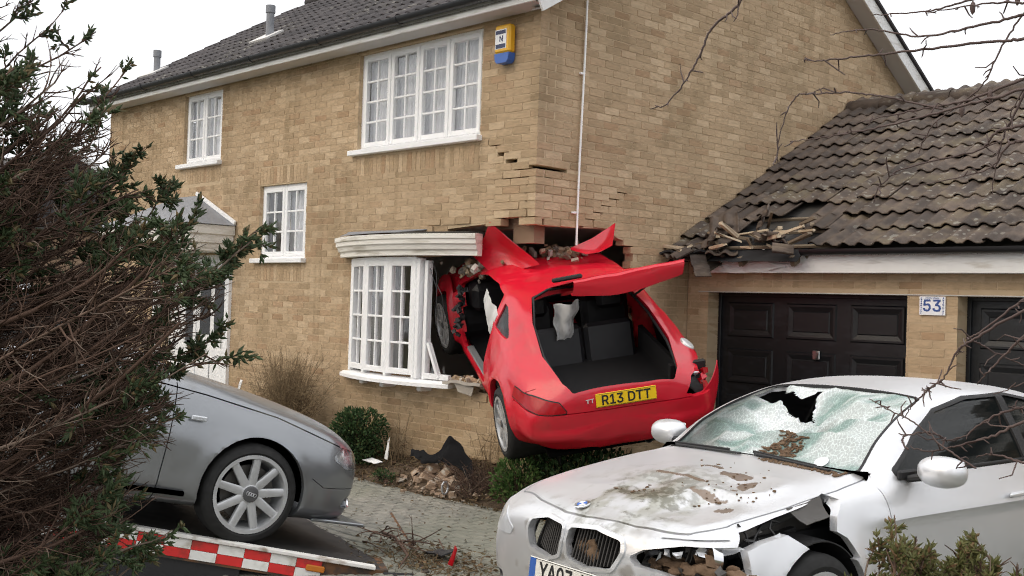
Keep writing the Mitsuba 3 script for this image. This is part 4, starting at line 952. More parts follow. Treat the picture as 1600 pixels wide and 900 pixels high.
put('torn_panel', sheet(patch(FR, 14, 10, .012, 5, 6, .05, .06), .005), 'm_red', TT, smooth=35, label='red bonnet sheet bent up beside the gable wall')
P = []
for a in np.linspace(math.radians(-8), math.radians(172), 30):
    P.append([loc(2.40+(r+.012*math.sin(a*5))*math.cos(a), y+.02*math.sin(a*3), .29+(r+.02*math.sin(a*4))*math.sin(a)) for r, y in ((.37, .84), (.372, .90), (.40, .905), (.46, .89), (.54, .85))])
put('front_wing', sheet(A(P), .006), 'm_red', TT, smooth=40)
for k, c in enumerate([[(1.98, .90, .62), (1.86, .88, .40), (1.78, .80, .42), (1.86, .82, .74)], [(1.92, .90, .80), (1.90, .88, .62), (1.78, .78, .70), (1.82, .78, .86)]]):
    put('crumpled_wing', sheet(patch([loc(*q) for q in c], 10, 10, .035, 9, 11+k, .02, .02), .004), 'm_red', TT, smooth=30)
r6 = np.random.default_rng(21); b = MB()
for k in range(26):
    p = A(loc(1.70, .86, .66))+A([r6.normal(0, .022), r6.normal(-.01, .02), r6.uniform(-.22, .26)]); s = r6.uniform(.008, .030, 3); b.box(-s, s, jit=.008, M=m4(rz(r6.random()*3)@rx(r6.random()*3), p))
b.put('engine_bay_scrap', 'm_black_plastic', TT, kind='stuff')
# rubble caught on the car and along the broken edges
RB = []
def rubble_piece(p, s, m, name, lab, group, rs):
    v, f = cbox(A([s, s*.5*rs.uniform(.7, 1.1), s*.32*rs.uniform(.8, 1.2)]), s*.06); v = v+rs.normal(0, s*.035, v.shape)
    put(name, xform((v, f), m4(rz(rs.random()*6)@rx(rs.normal(0, .6))@ry(rs.normal(0, .6)), p)), m, uv=np.tile(rs.random(2), (len(v), 1)), label=lab, cat='brick' if 'brick' in name else 'rubble', group=group)
ordw = ('leftmost', 'second from the left', 'middle', 'second from the right', 'rightmost')
for k in range(5): rubble_piece(A([-1.16+.085*k, .16+.05*r6.random(), 2.10+.05*r6.random()]), .13+.05*r6.random(), 'm_brick' if k % 2 else 'm_plaster', 'broken_brick', ordw[k]+' of the pale broken bricks on the crushed bonnet beside the canopy', 'broken bricks on the red car bonnet', r6)
for k in range(5): rubble_piece(A([-.52+.09*k, .50+.09*k, 2.29+.04*r6.random()]), .11+.06*r6.random(), 'm_brick' if k % 2 else 'm_plaster', 'broken_brick', ordw[k]+' of the broken bricks lodged between red roof and gable wall', 'broken bricks above the red car roof', r6)
for k in range(5): rubble_piece(A([-1.08+.14*k, .02+.08*r6.random(), .985+.02*r6.random()]), .13+.07*r6.random(), 'm_brick', 'broken_brick', ordw[k]+' of the loose bricks on the ledge beside the bow window', 'loose bricks on the window ledge', r6)
b = MB(); ico = trimesh.creation.icosphere(1, 1)
for k in range(260):
    c = [(-.98, .20, 2.12, .12, .10, .05), (-.32, .70, 2.28, .16, .16, .04), (-.80, .04, .99, .2, .06, .02)][k % 3]; p = A(c[:3])+r6.normal(0, 1, 3)*A(c[3:]); s = r6.uniform(.008, .045); b.box(-A([s, s*.6, s*.5]), A([s, s*.6, s*.5]), uv=(r6.random(), r6.random()), jit=s*.25, M=m4(rz(r6.random()*6)@rx(r6.normal(0, .8))@ry(r6.normal(0, .8)), p))
b.put('rubble', 'm_rubble', withuv=True, kind='stuff', label='crumbled brick and plaster caught between the red car and the broken wall', cat='rubble')
mat('m_rubble', proc(lambda p, n, uv: mix(mix((.20, .14, .09), (.42, .33, .23), uv.x), (.50, .47, .42), smoothstep(.6, .9, uv.y))), .95, spec=.1)
P = patch([(-1.05, -.17, 1.0), (-.55, -.12, 1.0), (-.52, .06, .97), (-1.05, .02, .98)], 14, 8, .03, 7, 8); put('broken_ledge', sheet(P, .03), 'm_plaster', HOUSE, smooth=40, label='broken cement ledge where the bow window ended')
P = patch([(-.92, -.12, .99), (-.66, -.10, .97), (-.68, -.11, .88), (-.86, -.12, .91)], 8, 6, .02, 9, 9); put('hanging_felt', sheet(P, .008), 'm_plaster', HOUSE, smooth=40)
# ------------------------------------------------------------------ the silver car in front of the garage
SV = thing('silver_coupe', 'silver coupe with shattered windscreen and torn front wing parked before the garage', 'car')
SP = m4(rz(4.6156), [3.781, -2.497, 0.0]); M4CAR[SV] = SP
ST = [(.84, .33, .22, .38, .30, .46, .34, .55, .32, .59, .28, .61, .22, .62), (.815, .26, .42, .31, .48, .47, .52, .60, .48, .66, .42, .695, .30, .705), (.72, .20, .56, .27, .65, .49, .70, .665, .64, .725, .53, .76, .38, .77), (.60, .19, .62, .26, .75, .50, .795, .70, .74, .765, .60, .80, .42, .81),
 (.40, .18, .66, .25, .82, .53, .86, .755, .795, .81, .64, .84, .45, .855), (0, .17, .70, .24, .865, .54, .89, .825, .815, .875, .66, .905, .47, .92), (-.35, .17, .70, .24, .86, .55, .888, .865, .82, .915, .69, .94, .52, .95),
 (-.55, .17, .70, .24, .81, .69, .885, .88, .82, .935, .70, .965, .56, .985), (-.80, .17, .70, .24, .80, .70, .882, .89, .82, 1.06, .71, 1.115, .60, 1.14), (-1.10, .17, .70, .24, .80, .70, .882, .90, .82, 1.15, .69, 1.235, .585, 1.265),
 (-1.40, .17, .70, .24, .80, .70, .882, .905, .82, 1.18, .68, 1.305, .57, 1.345), (-1.9, .17, .70, .24, .80, .70, .884, .915, .82, 1.20, .675, 1.345, .565, 1.388), (-2.4, .17, .70, .25, .86, .60, .888, .92, .815, 1.18, .675, 1.32, .56, 1.365),
 (-2.85, .18, .70, .26, .865, .60, .888, .925, .80, 1.08, .67, 1.17, .575, 1.225), (-3.15, .19, .68, .28, .85, .60, .87, .925, .78, .995, .66, 1.04, .55, 1.075), (-3.5, .22, .60, .32, .78, .60, .81, .90, .73, .965, .62, .99, .48, 1.01), (-3.7, .28, .45, .38, .62, .60, .68, .82, .62, .86, .5, .88, .4, .89), (-3.79, .40, .3, .48, .45, .60, .5, .70, .44, .74, .36, .76, .28, .765)]
def crush_silver(v):
    v = flare(v, [(0, .32), (-2.76, .32)], .375, .014)
    top = np.clip((v[:, 2]-.62)/.12, 0, 1)*np.clip((v[:, 0]+.50)/.25, 0, 1)
    n = meshkit.fbm(v*A([4.2, 4.2, 1])+7, 3, 31)-.5; r = 1-np.abs(2*meshkit.noise(v*A([3.1, 4.5, 1])+4, 33)-1)
    w = np.exp(-(((v[:, 0]-.28)/.40)**2+((v[:, 1]-.22)/.46)**2))
    v[:, 2] += top*(n*.05*w+(r**3-.3)*.045*w-.045*np.exp(-(((v[:, 0]-.35)/.22)**2+((v[:, 1]-.35)/.3)**2)))
    fr = np.clip((v[:, 0]-.40)/.4, 0, 1)*np.clip((v[:, 1]-.25)/.3, 0, 1); v[:, 0] -= fr*.06*(.6+n*2); v[:, 2] -= fr*.02
    bl = (np.abs(v[:, 1])-.80) # body side crease
    kk_ = np.clip((.738-v[:, 2])/.010, 0, 1)*np.clip((v[:, 2]-.36)/.30, 0, 1)*(np.abs(v[:, 1]) > .7)*np.clip((-.28-v[:, 0])/.35, 0, 1)*np.clip((v[:, 0]+3.4)/.4, 0, 1); v[:, 1] -= np.sign(v[:, 1])*kk_*.026
    return v
sraw = loft(ST, 190, 52, crush_silver); souter = mani(sraw); sinner = mani(off(sraw, -.04))
swin = rnd([(-.67, .945), (-1.00, 1.135), (-1.30, 1.262), (-1.65, 1.322), (-2.1, 1.335), (-2.5, 1.275), (-2.85, 1.13), (-3.0, 1.0), (-2.6, .972), (-1.6, .958)], .02)
wsc = rnd([(-.505, -.62), (-.505, .62), (-.60, .655), (-1.33, .522), (-1.36, .48), (-1.36, -.48), (-1.33, -.522), (-.60, -.655)], .02)
rsc = rnd([(-2.55, -.50), (-2.55, .50), (-3.16, .56), (-3.16, -.56)], .04)
sb = souter-sinner-mp(wsc, TOPV, .93, 1.6)-mp(rsc, TOPV, .98, 1.6)-mp(swin, SIDE, -1.2, -.45)-mp(swin, SIDE, .45, 1.2)
for cx in (0, -2.76):
    for s in (1, -1): sb = sb-cyl_y((cx, .33), .362, min(s*.5, s*1.2), max(s*.5, s*1.2))
kid = [rnd([(a*y, z) for y, z in ((.022, .705), (c*.16, .722), (c*.285, .695), (c*.298, .645), (c*.26, .555), (c*.12, .53), (.035, .555), (.016, .64))], .030) for a, c in ((-1, .96), (1, 1.26))]
lampL = rnd([(.40, .625), (.46, .665), (.62, .70), (.92, .715), (.92, .60), (.62, .565), (.44, .59)], .015)
lampR = rnd([(-.42, .62), (-.60, .70), (-.92, .74), (-.92, .60), (-.62, .575), (-.44, .585)], .015)
intake = rnd([(-.42, .27), (.42, .27), (.36, .36), (-.36, .36)], .02); fogs = [rnd([(s*.50, .28), (s*.72, .30), (s*.70, .38), (s*.52, .38)], .02) for s in (-1, 1)]
for k in kid+[lampL, intake]+fogs: sb = sb-mp(k, REAR, .45, 1.1)
wingp = Polygon([(.52, .67), (.44, .765), (.20, .815), (-.05, .86), (-.20, .89), (-.235, .87), (-.16, .80), (-.13, .735), (-.20, .70), (-.28, .60), (.0, .55), (.08, .67), (.20, .745), (.36, .72)])
sb = sb-mp(wingp, SIDE, -1.2, -.66)
GR = [(groove([(.72, .715), (.50, .735)], .006), SIDE, -1.2, -.5), (groove([(-.555, .20), (-.555, .90), (-.62, .96)], .007), SIDE, -1.2, -.70), (groove([(-2.02, .20), (-2.05, .95)], .007), SIDE, -1.2, -.70), (groove([(-.555, .20), (-2.02, .20)], .006), SIDE, -1.2, -.7),
 (groove([(-.62, .70), (-.30, .735), (.10, .735), (.45, .69), (.60, .60)], .010), TOPV, .70, 1.2), (groove([(-.62, -.70), (-.30, -.735), (.10, -.735), (.45, -.70), (.60, -.62)], .009), TOPV, .70, 1.2), (groove([(.60, -.62), (.71, -.34), (.765, -.08), (.765, .08), (.71, .36), (.60, .60)], .013), TOPV, .66, 1.2)]
for g, Mx, a, c in GR: sb = sb-mp(g, Mx, a, c)
mat('m_silver_dirty', proc(lambda p, n, uv: SILVER_FN(p)), .34, metal=.55, spec=.5, coat=.8, cgloss=.9)
put('body', arr(sb), 'm_silver_dirty', SV, smooth=32, xf=SP)
def SILVER_FN(p):
    """silver paint with smeared mud on the bonnet and splashes near the broken lamp (car axes)"""
    c, s = math.cos(4.6156), math.sin(4.6156); dx, dy = p.x-3.781, p.y+2.497; lx, ly = dx*c+dy*s, -dx*s+dy*c
    base = mi.Color3f(.65, .66, .68)*(.94+.10*fbm(p.x*2, p.y*2, p.z*2, 3))
    top = smoothstep(.60, .74, p.z)*smoothstep(-.5, -.2, lx)
    st = fbm(lx*5+ly*2, ly*16-lx*3, 1.0, 4); bl = fbm(lx*7+3, ly*7, 2.0, 4); fine = fbm(lx*40, ly*40, 5.0, 3)
    w = dr.exp(-(dr.square((lx-.46)/.40)+dr.square((ly-.12)/.36)))
    m1 = smoothstep(.50, .72, st*.5+bl*.5+.22*w)*w; base = mix(base, (.30, .295, .225), m1*top*.85)
    m2 = smoothstep(.60, .76, bl*.6+fine*.4+.16*w)*w; base = mix(base, (.12, .115, .080), m2*top*.9)
    for cx, cy, rx_, ry2 in ((.02, .42, .10, .045), (-.08, .28, .05, .10), (.22, .33, .03, .16), (.30, .52, .05, .06), (-.14, .06, .035, .07), (.12, .10, .018, .20)):
        e = dr.square((lx-cx)/rx_)+dr.square((ly-cy)/ry2)+(fbm(lx*14, ly*14, 8.0, 4)-.5)*2.6
        base = mix(base, mix((.13, .080, .048), (.22, .145, .09), fine), smoothstep(1.0, .70, e+(fine-.5)*.9)*top*.85)
    low = smoothstep(.62, .30, p.z)*fbm(p.x*6, p.y*6, p.z*3, 3); base = mix(base, (.26, .25, .23), low*.6)
    fr = smoothstep(.55, .80, lx)*smoothstep(.55, .75, fbm(p.x*9, p.y*9, p.z*9, 3)+.10*smoothstep(.1, .5, ly)); return mix(base, (.20, .17, .13), fr*.6)
# glass, pillars, trim
put('side_window', arr((mani(off(sraw, -.010))-mani(off(sraw, -.016))) ^ mp(swin.buffer(.008), SIDE, -1.2, -.45)), 'm_tint_glass', SV, xf=SP)
put('side_window', arr((mani(off(sraw, -.010))-mani(off(sraw, -.016))) ^ mp(swin.buffer(.008), SIDE, .45, 1.2)), 'm_tint_glass', SV, xf=SP)
put('rear_window', arr((mani(off(sraw, -.010))-mani(off(sraw, -.016))) ^ mp(rsc.buffer(.008), TOPV, .98, 1.6)), 'm_tint_glass', SV, xf=SP)
for s in (1, -1):
    put('window_trim', arr((mani(off(sraw, .003))-mani(off(sraw, -.012))) ^ mp(swin.buffer(.004).difference(swin.buffer(-.014)).union(swin.intersection(sbox(-2.06, .9, -1.98, 1.4))), SIDE, min(-s*.45, -s*1.2), max(-s*.45, -s*1.2))), 'm_trim', SV, smooth=30, xf=SP)
put('windscreen_trim', arr((mani(off(sraw, .002))-mani(off(sraw, -.014))) ^ mp(wsc.buffer(.002).difference(wsc.buffer(-.012)), TOPV, .93, 1.6)), 'm_trim', SV, smooth=30, xf=SP)
sm = trimesh.Trimesh(*sraw, process=False)
from scipy.interpolate import LinearNDInterpolator
def top_height(mesh):
    v, f = mesh; n = vnorm(v, f); k = (n[:, 2] > .15) & (v[:, 2] > .6); return LinearNDInterpolator(v[k][:, :2], v[k][:, 2])
sh = top_height(sraw)
n, m = 90, 70; tu, tv = np.meshgrid(np.linspace(-1, 1, n), np.linspace(0, 1, m), indexing='ij')
gx = -.485-.875*tv; gy = tu*(.700+(.525-.700)*tv); gz = sh(gx, gy); gz = np.where(np.isnan(gz), sh(gx-.03, gy*.93), gz); gz = np.where(np.isnan(gz), .97, gz)-.008
q = np.stack([tu*2.2, tv*2.2, 0*tu], -1); big = meshkit.fbm(q*1.5+3, 3, 41)-.5; rid = 1-np.abs(2*meshkit.noise(q*A([1.3, 2.2, 1])+9, 42)-1); fine = meshkit.fbm(q*7, 2, 43)-.5
edge = np.clip((1-np.abs(tu))/.35, 0, 1)*np.clip(tv/.10, 0, 1)*np.clip((1.06-tv)/.22, 0, 1)
cave = np.exp(-(((tu+.15)/.52)**2+((tv-.58)/.30)**2))
dz = edge*(-.17*cave+big*.13*np.clip(cave*2, 0, 1)+(rid**2-.3)*.055+fine*.014)
P = np.stack([gx-dz*.35, gy, gz+dz], -1)
v, f = grid(P); c = f.mean(1) if False else v[f].mean(1); fu, fv = tu.ravel()[f].mean(1), tv.ravel()[f].mean(1)
jag = meshkit.fbm(np.stack([fu*5, fv*5, 0*fu], -1), 3, 44)-.5
hole = ((fu > -.88) & (fu < .08) & (fv > .745+.10*jag+.06*np.clip(fu+.3, -.3, 1)) & (fv < .955+.0*fu)) & ~((((fu+.52)/.20)**2+((fv-.95)/.085)**2) < 1+jag) & ~((((fu-.04)/.25)**2+((fv-.92)/.15)**2) < 1+1.2*jag)
f = f[~hole]
def crazed(p, n_, uv):
    u, w = uv.x, uv.y; a, b_, _ = voronoi(u*46, w*30); crack = 1-smoothstep(.0, .16, b_-a); big = fbm(u*3.4, w*3.4, 2.0, 4); st = fbm(u*9-w*5, w*3, 4.0, 3)
    cl = smoothstep(.16, .36, u+.16*big+.10*w-.06); base = smoothstep(.25, .60, big*.55+st*.45+.10)
    return dr.clip((.30+.55*base+.25*crack)*(.22+.78*cl), 0, .93)
def CRACKS(uv):
    a, b_, _ = voronoi(uv.x*60, uv.y*38); return 1-smoothstep(.0, .20, b_-a)
def craze_col(p, n_, uv):
    st = fbm(uv.x*8-uv.y*5, uv.y*3.5, 4.0, 3); big = fbm(uv.x*3, uv.y*3, 9.0, 3)
    return mix(mix((.23, .34, .31), (.56, .62, .61), smoothstep(.36, .62, st)), (.70, .75, .75), smoothstep(.48, .68, big))*(.78+.4*CRACKS(uv))
scene['m_crazed'] = dict(type='blendbsdf', weight=proc(crazed), a={'type': 'thindielectric', 'int_ior': 1.5}, b={'type': 'twosided', 'bsdf': {'type': 'principled', 'base_color': proc(craze_col), 'roughness': .35, 'specular': .6}})
put('windscreen', (v, f), 'm_crazed', SV, smooth=True, uv=np.stack([(tu.ravel()+1)/2, tv.ravel()], 1), xf=SP, label='shattered windscreen sagging inwards with a hole at its top')
# cabin
b = MB(); b.box((-.55, -.78, .20), (-3.2, .78, .26)); b.cbox((-.60, -.74, .70), (-.95, .74, .965), .05); b.box((-.60, -.70, .62), (.55, .66, .70)); b.put('cabin_floor', 'm_trim', SV, xf=SP)
for s in (-1, 1):
    F = num(SV+'__seat'); labels[F] = {}
    put('back', arr(mani(xform(cbox(A([.16, .48, .66]), .05), m4(ry(-.30), [-1.92, s*.37, .78])))), 'm_leather', F, smooth=30, xf=SP)
    put('headrest', arr(mani(xform(cbox(A([.11, .26, .19]), .04), m4(ry(-.2), [-2.06, s*.37, 1.18])))), 'm_leather', F, smooth=30, xf=SP)
    put('cushion', arr(mani(xform(cbox(A([.54, .50, .18]), .05), m4(ry(.1), [-1.55, s*.37, .46])))), 'm_leather', F, smooth=30, xf=SP)
put('rear_seat', arr(mani(xform(cbox(A([.18, 1.2, .60]), .05), m4(ry(-.4), [-2.85, 0, .80])))), 'm_leather', SV, smooth=30, xf=SP)
b = MB(); b.tube([A([-1.22+.07*math.sin(a), -.37+.185*math.cos(a), .93+.175*math.sin(a)]) for a in np.linspace(0, 2*math.pi, 26)], .016, 7); b.put('steering_wheel', 'm_black_plastic', SV, smooth=True, xf=SP)
for s in (1, -1):
    W = num(SV+'__wing_mirror'); labels[W] = {}
    sp = trimesh.creation.icosphere(3, 1.0); q = A(sp.vertices); q = np.sign(q)*np.abs(q)**.85*[.105, .125, .080]; q[:, 0] = np.where(q[:, 0] < -.03, -.03+(q[:, 0]+.03)*.15, q[:, 0]); q[:, 2] += .02*np.abs(q[:, 1])
    put('shell', (q+A([-.86, s*.965, .985]), A(sp.faces)), 'm_silver', W, smooth=True, xf=SP)
    put('glass', arr(mani(xform(cbox(A([.006, .19, .115]), .003), m4(np.eye(3), [-.905, s*.965, .99])))), 'm_chrome', W, xf=SP)
    b = MB(); b.bar([-.80, s*.80, .935], [-.84, s*.90, .955], .08, .035, c=.01); v, f = cbox(A([.16, .03, .05]), .01); b.add(v+A([-.80, s*.80, .955]), f); b.put('arm', 'm_trim', W, smooth=30, xf=SP)
b = MB(); b.bar([-1.66, .895, .795], [-1.90, .895, .80], .025, .028, c=.009); b.put('door_handle', 'm_silver', SV, smooth=40, xf=SP)
b = MB(); b.cbox((-.47, .885, .60), (-.37, .898, .635), .006); b.put('side_repeater', 'm_lamp_clear', SV, xf=SP)
# kidneys
for s, kp in zip((-1, 1), kid):
    K = num(SV+'__grille'); labels[K] = {}
    put('surround', arr((mani(off(sraw, .010))-mani(off(sraw, -.03))) ^ mp(kp.buffer(.014).difference(kp.buffer(-.004)), REAR, .45, 1.1)), 'm_silver', K, smooth=35, xf=SP)
    b = MB()
    for k in range(17):
        y = s*(.045+.0185*k); ln = kp.intersection(LineString([(y, .5), (y, .8)]))
        if ln.is_empty: continue
        z0, z1 = ln.bounds[1], ln.bounds[3]; x = .82-.07*(abs(y)/.3)**2
        b.bar([x, y, z0], [x-.055, y, z1], .0065, .022, up=(1, 0, 0), c=.002)
    put('bar', b.mesh(), 'm_dark_steel', K, xf=SP, kind='stuff')
    put('backing', prism(kp.buffer(.03), REAR, .68, .70), 'm_black_void', K, xf=SP)
rB = np.random.default_rng(77)
mat('m_mud', proc(lambda p, n, uv: mix((.085, .052, .032), (.19, .13, .085), fbm(p.x*25, p.y*25, p.z*25, 3))), .9, spec=.2)
def mud(name, pts, smin, smax, label, parent=None, X=None, seed=0, mt='m_mud'):
    r = np.random.default_rng(seed); b = MB(); ico = trimesh.creation.icosphere(1, 1.0); iv, jf = A(ico.vertices), A(ico.faces)
    for p in pts:
        s = r.uniform(smin, smax); v = iv*(s*r.uniform(.5, 1.2, 3)*A([1, 1, .55])); v = v*(1+r.normal(0, .18, (len(iv), 1))); b.add(v@rz(r.random()*6).T+A(p), jf)
    put(name, b.mesh(), mt, parent, smooth=40, xf=X, **({'label': label, 'kind': 'stuff', 'cat': 'mud'} if not parent else {'kind': 'stuff'}))
put('mud_in_grille', cat(*[xform(dfm((trimesh.creation.icosphere(2, 1).vertices*A([.02, .05, .05])*rB.uniform(.5, 1.1), trimesh.creation.icosphere(2, 1).faces), .02, 30, k), m4(np.eye(3), [.775, .06+.10*rB.random(), .57+.06*rB.random()])) for k in range(7)]), 'm_mud', SV, smooth=40, xf=SP, kind='stuff')
# badge
BG = num(SV+'__badge'); labels[BG] = {'label': 'round bonnet emblem quartered in blue and white'}
zb = float(sh(.70, -.03)); BX = SP@frame([.70, -.03, zb+.004], unit([0, 1, 0]), unit([-.93, 0, .30]), unit([.30, 0, .93]))
put('ring', xform(revolve([(0, 0), (.041, 0), (.041, .006), (.036, .008), (0, .008)], 28, 'z'), BX), 'm_chrome', BG, smooth=30)
for m_, ph in (('m_alarm_blue', 0), ('m_tile_white', math.pi/2)):
    b = MB()
    for a0 in (ph, ph+math.pi): b.add(*prism(Polygon([(0, 0)]+[(.027*math.cos(a0+t), .027*math.sin(a0+t)) for t in np.linspace(0, math.pi/2, 8)]), np.eye(4), .0085, .0095))
    put('quarter', xform(b.mesh(), BX), m_, BG)
plate(SV, 'YA07 JO', SP@frame([.862, .03, .462], unit([0, 1, 0]), unit([-.10, 0, 1]), unit([1, 0, .10])), .52, .112, 'm_white_plate', .079, .40, blue=True, label='white front plate starting YA07 J')
# right headlamp whole, left one smashed
put('headlight', arr((mani(off(sraw, .004))-mani(off(sraw, -.02))) ^ mp(lampR, REAR, .30, 1.1)), 'm_lamp_clear', SV, smooth=30, xf=SP)
b = MB(); b.box((.24, .40, .50), (.32, .80, .66)); b.put('lamp_pocket', 'm_black_plastic', SV, xf=SP)
for k in range(2): put('lamp_reflector', xform(revolve([(.075, .05), (.07, .0), (.03, -.04), (.0, -.05), (.0, -.052), (.034, -.045), (.075, -.002), (.08, .05), (.075, .05)], 24, 'z'), SP@m4(ry(1.45)@rx(.3*k), [.53, .52+.17*k, .64])), 'm_chrome' if k else 'm_dark_steel', SV, smooth=30)
for k in range(34):
    p = A([rB.uniform(.44, .70), rB.uniform(.40, .86), rB.uniform(.56, .70)]); s = rB.uniform(.005, .024, 3); bb = MB(); bb.box(-s, s, jit=.010, M=m4(rz(rB.random()*3)@rx(rB.random()*3), p)); bb.put('lamp_fragment', ('m_black_plastic', 'm_mud', 'm_mud', 'm_lamp_clear', 'm_dark_steel')[k % 5], SV, xf=SP)
put('lamp_mud', cat(*[xform(dfm((trimesh.creation.icosphere(2, 1).vertices*A([.06, .09, .035])*rB.uniform(.4, 1.0), trimesh.creation.icosphere(2, 1).faces), .03, 18, k), m4(np.eye(3), [rB.uniform(.48, .66), rB.uniform(.42, .86), .57+.04*rB.random()])) for k in range(16)]), 'm_mud', SV, smooth=40, xf=SP, kind='stuff')
# torn wing: liner, bracket, rags of metal
P = []
for a in np.linspace(math.radians(-5), math.radians(185), 24): P.append([[.372*math.cos(a), y, .33+.372*math.sin(a)] for y in np.linspace(.46, .86, 6)])
P = A(P); P += (meshkit.fbm(P.reshape(-1, 3)*7, 2, 3).reshape(P.shape[:2]+(1,))-.5)*.03; put('arch_liner', sheet(P, .006), 'm_black_plastic', SV, smooth=40, xf=SP)
put('inner_wing', sheet(patch([(.62, .58, .52), (-.26, .60, .60), (-.24, .62, .90), (.58, .60, .70)], 18, 10, .03, 7, 61, .02), .005), 'm_dark_steel', SV, smooth=35, xf=SP)
b = MB(); b.bar([.58, .62, .66], [-.22, .70, .85], .05, .03); b.bar([.5, .60, .60], [-.1, .63, .70], .05, .05); b.put('wing_bracket', 'm_black_plastic', SV, xf=SP)
for k, c in enumerate([[(.30, .80, .72), (.22, .80, .75), (.17, .85, .64), (.23, .86, .61)], [(.56, .68, .69), (.47, .73, .715), (.43, .78, .69), (.51, .74, .665)], [(.10, .74, .84), (-.12, .76, .88), (-.10, .84, .80), (.06, .83, .77)], [(.52, .60, .705), (.30, .68, .77), (.26, .74, .74), (.46, .68, .69)]]):
    put('torn_metal', sheet(patch(c, 10, 8, .025, 10, 50+k, .01, .02), .004), ('m_silver', 'm_silver', 'm_dark_steel', 'm_dark_steel')[k], SV, smooth=30, xf=SP)
b = MB()
for k in range(8):
    p = A([rB.uniform(-.1, .5), .72, rB.uniform(.66, .80)]); pts = [p]
    for s in range(4): p = p+A([rB.normal(.02, .04), .02, rB.normal(-.03, .03)]); pts.append(p)
    b.tube(pts, .006, 5)
b.put('wiring', 'm_black_plastic', SV, smooth=True, xf=SP, kind='stuff')
for s in (-1, 1):
    p0 = [-.475, s*.30+.26, float(sh(-.475, s*.3+.26))+.012]; p1 = [-.50, s*.30-.26, float(sh(-.50, s*.3-.26))+.014]; b = MB(); b.bar(p0, p1, .022, .012); b.bar([p1[0]-.022, p1[1]-.03, p1[2]+.006], [p0[0]-.022, p0[1]-.10, p0[2]+.008], .010, .016); b.put('wiper', 'm_black_plastic', SV, xf=SP)
wheel(SV, (0, .32), .322, .238, .23, 7, .885, rot=.25, taper=(.020, .014), twin=.026); wheel(SV, (-2.76, .32), .322, .238, .23, 7, .885, taper=(.020, .014), twin=.026); wheel(SV, (0, .32), .322, .238, .23, 7, -.885, taper=(.020, .014), twin=.026); wheel(SV, (-2.76, .32), .322, .238, .23, 7, -.885, taper=(.020, .014), twin=.026)
b = MB(); b.box((.55, -.6, .18), (-3.5, .6, .21)); b.box((.60, -.66, .26), (.66, .66, .42)); b.put('underside', 'm_black_void', SV, xf=SP)
qi = np.stack([gx-dz*.35, gy, gz+dz], -1)[72, 9]
put('tax_disc', xform(revolve([(0, 0), (.040, 0), (.040, .002), (0, .002)], 24, 'z'), SP@m4(ry(.62), qi+A([.004, 0, .008]))), 'm_tile_white', SV)
# soil thrown over the car
def on_car(lx, ly, dz=0): return (SP@A([lx, ly, float(sh(lx, ly))+dz, 1.0]))[:3]
pts = []
for k in range(50):
    c = [(.20, .40), (-.02, .34), (.36, .05), (.10, .55)][rB.integers(4)]; x, y = c[0]+rB.normal(0, .07), c[1]+rB.normal(0, .045)
    if x < .62 and abs(y) < .62: pts.append(on_car(x, y, .002))
for k in range(300):
    t = rB.random(); pts.append(on_car(-.44-.05*rB.random()-.25*max(0, t-.9)*rB.random()*4, .10+.52*min(1, t*1.1), .004))
for k in range(14): pts.append(on_car(-.10+.16*rB.normal(), .24+.22*rB.normal()*.8, .002))
mud('soil', pts, .003, .011, 'brown soil clods scattered over the silver bonnet and along the windscreen base', seed=3)
pts = []
for k in range(300):
    i, j = rB.integers(46, 60), rB.integers(5, 22); c = P*0 if False else None; q = np.stack([gx-dz*.35, gy, gz+dz], -1)[i, j]; pts.append((SP@A([*(q+A([0, 0, .004])), 1.0]))[:3])
mud('soil', pts, .005, .016, 'brown soil heaped in the sagging middle of the broken windscreen', seed=4)
# ------------------------------------------------------------------ the grey car on the recovery truck
AU = thing('grey_saloon', 'dark grey car with a nine spoke alloy wheel standing on the chequered tilt bed', 'car')
AP = m4(rz(1.426)@ry(.188)@rx(.022), [.24, -3.468, .212]); M4CAR[AU] = AP
AT = [(.88, .34, .22, .40, .34, .46, .38, .56, .36, .60, .32, .62, .24, .63), (.85, .25, .46, .31, .54, .47, .58, .60, .54, .65, .46, .675, .34, .69), (.76, .20, .60, .26, .71, .49, .75, .65, .68, .715, .56, .745, .40, .76),
 (.50, .18, .67, .25, .84, .53, .87, .755, .78, .81, .63, .84, .45, .855), (0, .18, .70, .25, .87, .55, .893, .855, .79, .905, .66, .935, .47, .95), (-.40, .18, .70, .25, .865, .56, .89, .90, .795, .955, .69, .985, .52, 1.005),
 (-.66, .18, .70, .25, .86, .57, .887, .915, .80, .97, .70, 1.02, .56, 1.045), (-.95, .18, .70, .25, .86, .58, .885, .91, .80, 1.08, .70, 1.13, .60, 1.15), (-1.25, .18, .70, .25, .86, .58, .885, .92, .80, 1.17, .68, 1.26, .585, 1.285),
 (-1.55, .18, .70, .25, .86, .58, .885, .925, .80, 1.20, .67, 1.33, .57, 1.36), (-2.0, .18, .70, .25, .86, .59, .887, .935, .80, 1.21, .665, 1.35, .565, 1.39), (-2.5, .18, .70, .25, .865, .60, .889, .94, .795, 1.17, .665, 1.28, .56, 1.33), (-2.9, .19, .70, .26, .865, .60, .888, .94, .785, 1.06, .66, 1.10, .56, 1.13), (-3.3, .20, .66, .30, .83, .60, .85, .92, .75, .97, .62, .99, .5, 1.01), (-3.58, .28, .50, .36, .66, .60, .70, .84, .62, .88, .5, .90, .4, .91), (-3.66, .40, .3, .48, .45, .60, .5, .72, .44, .76, .36, .78, .28, .785)]
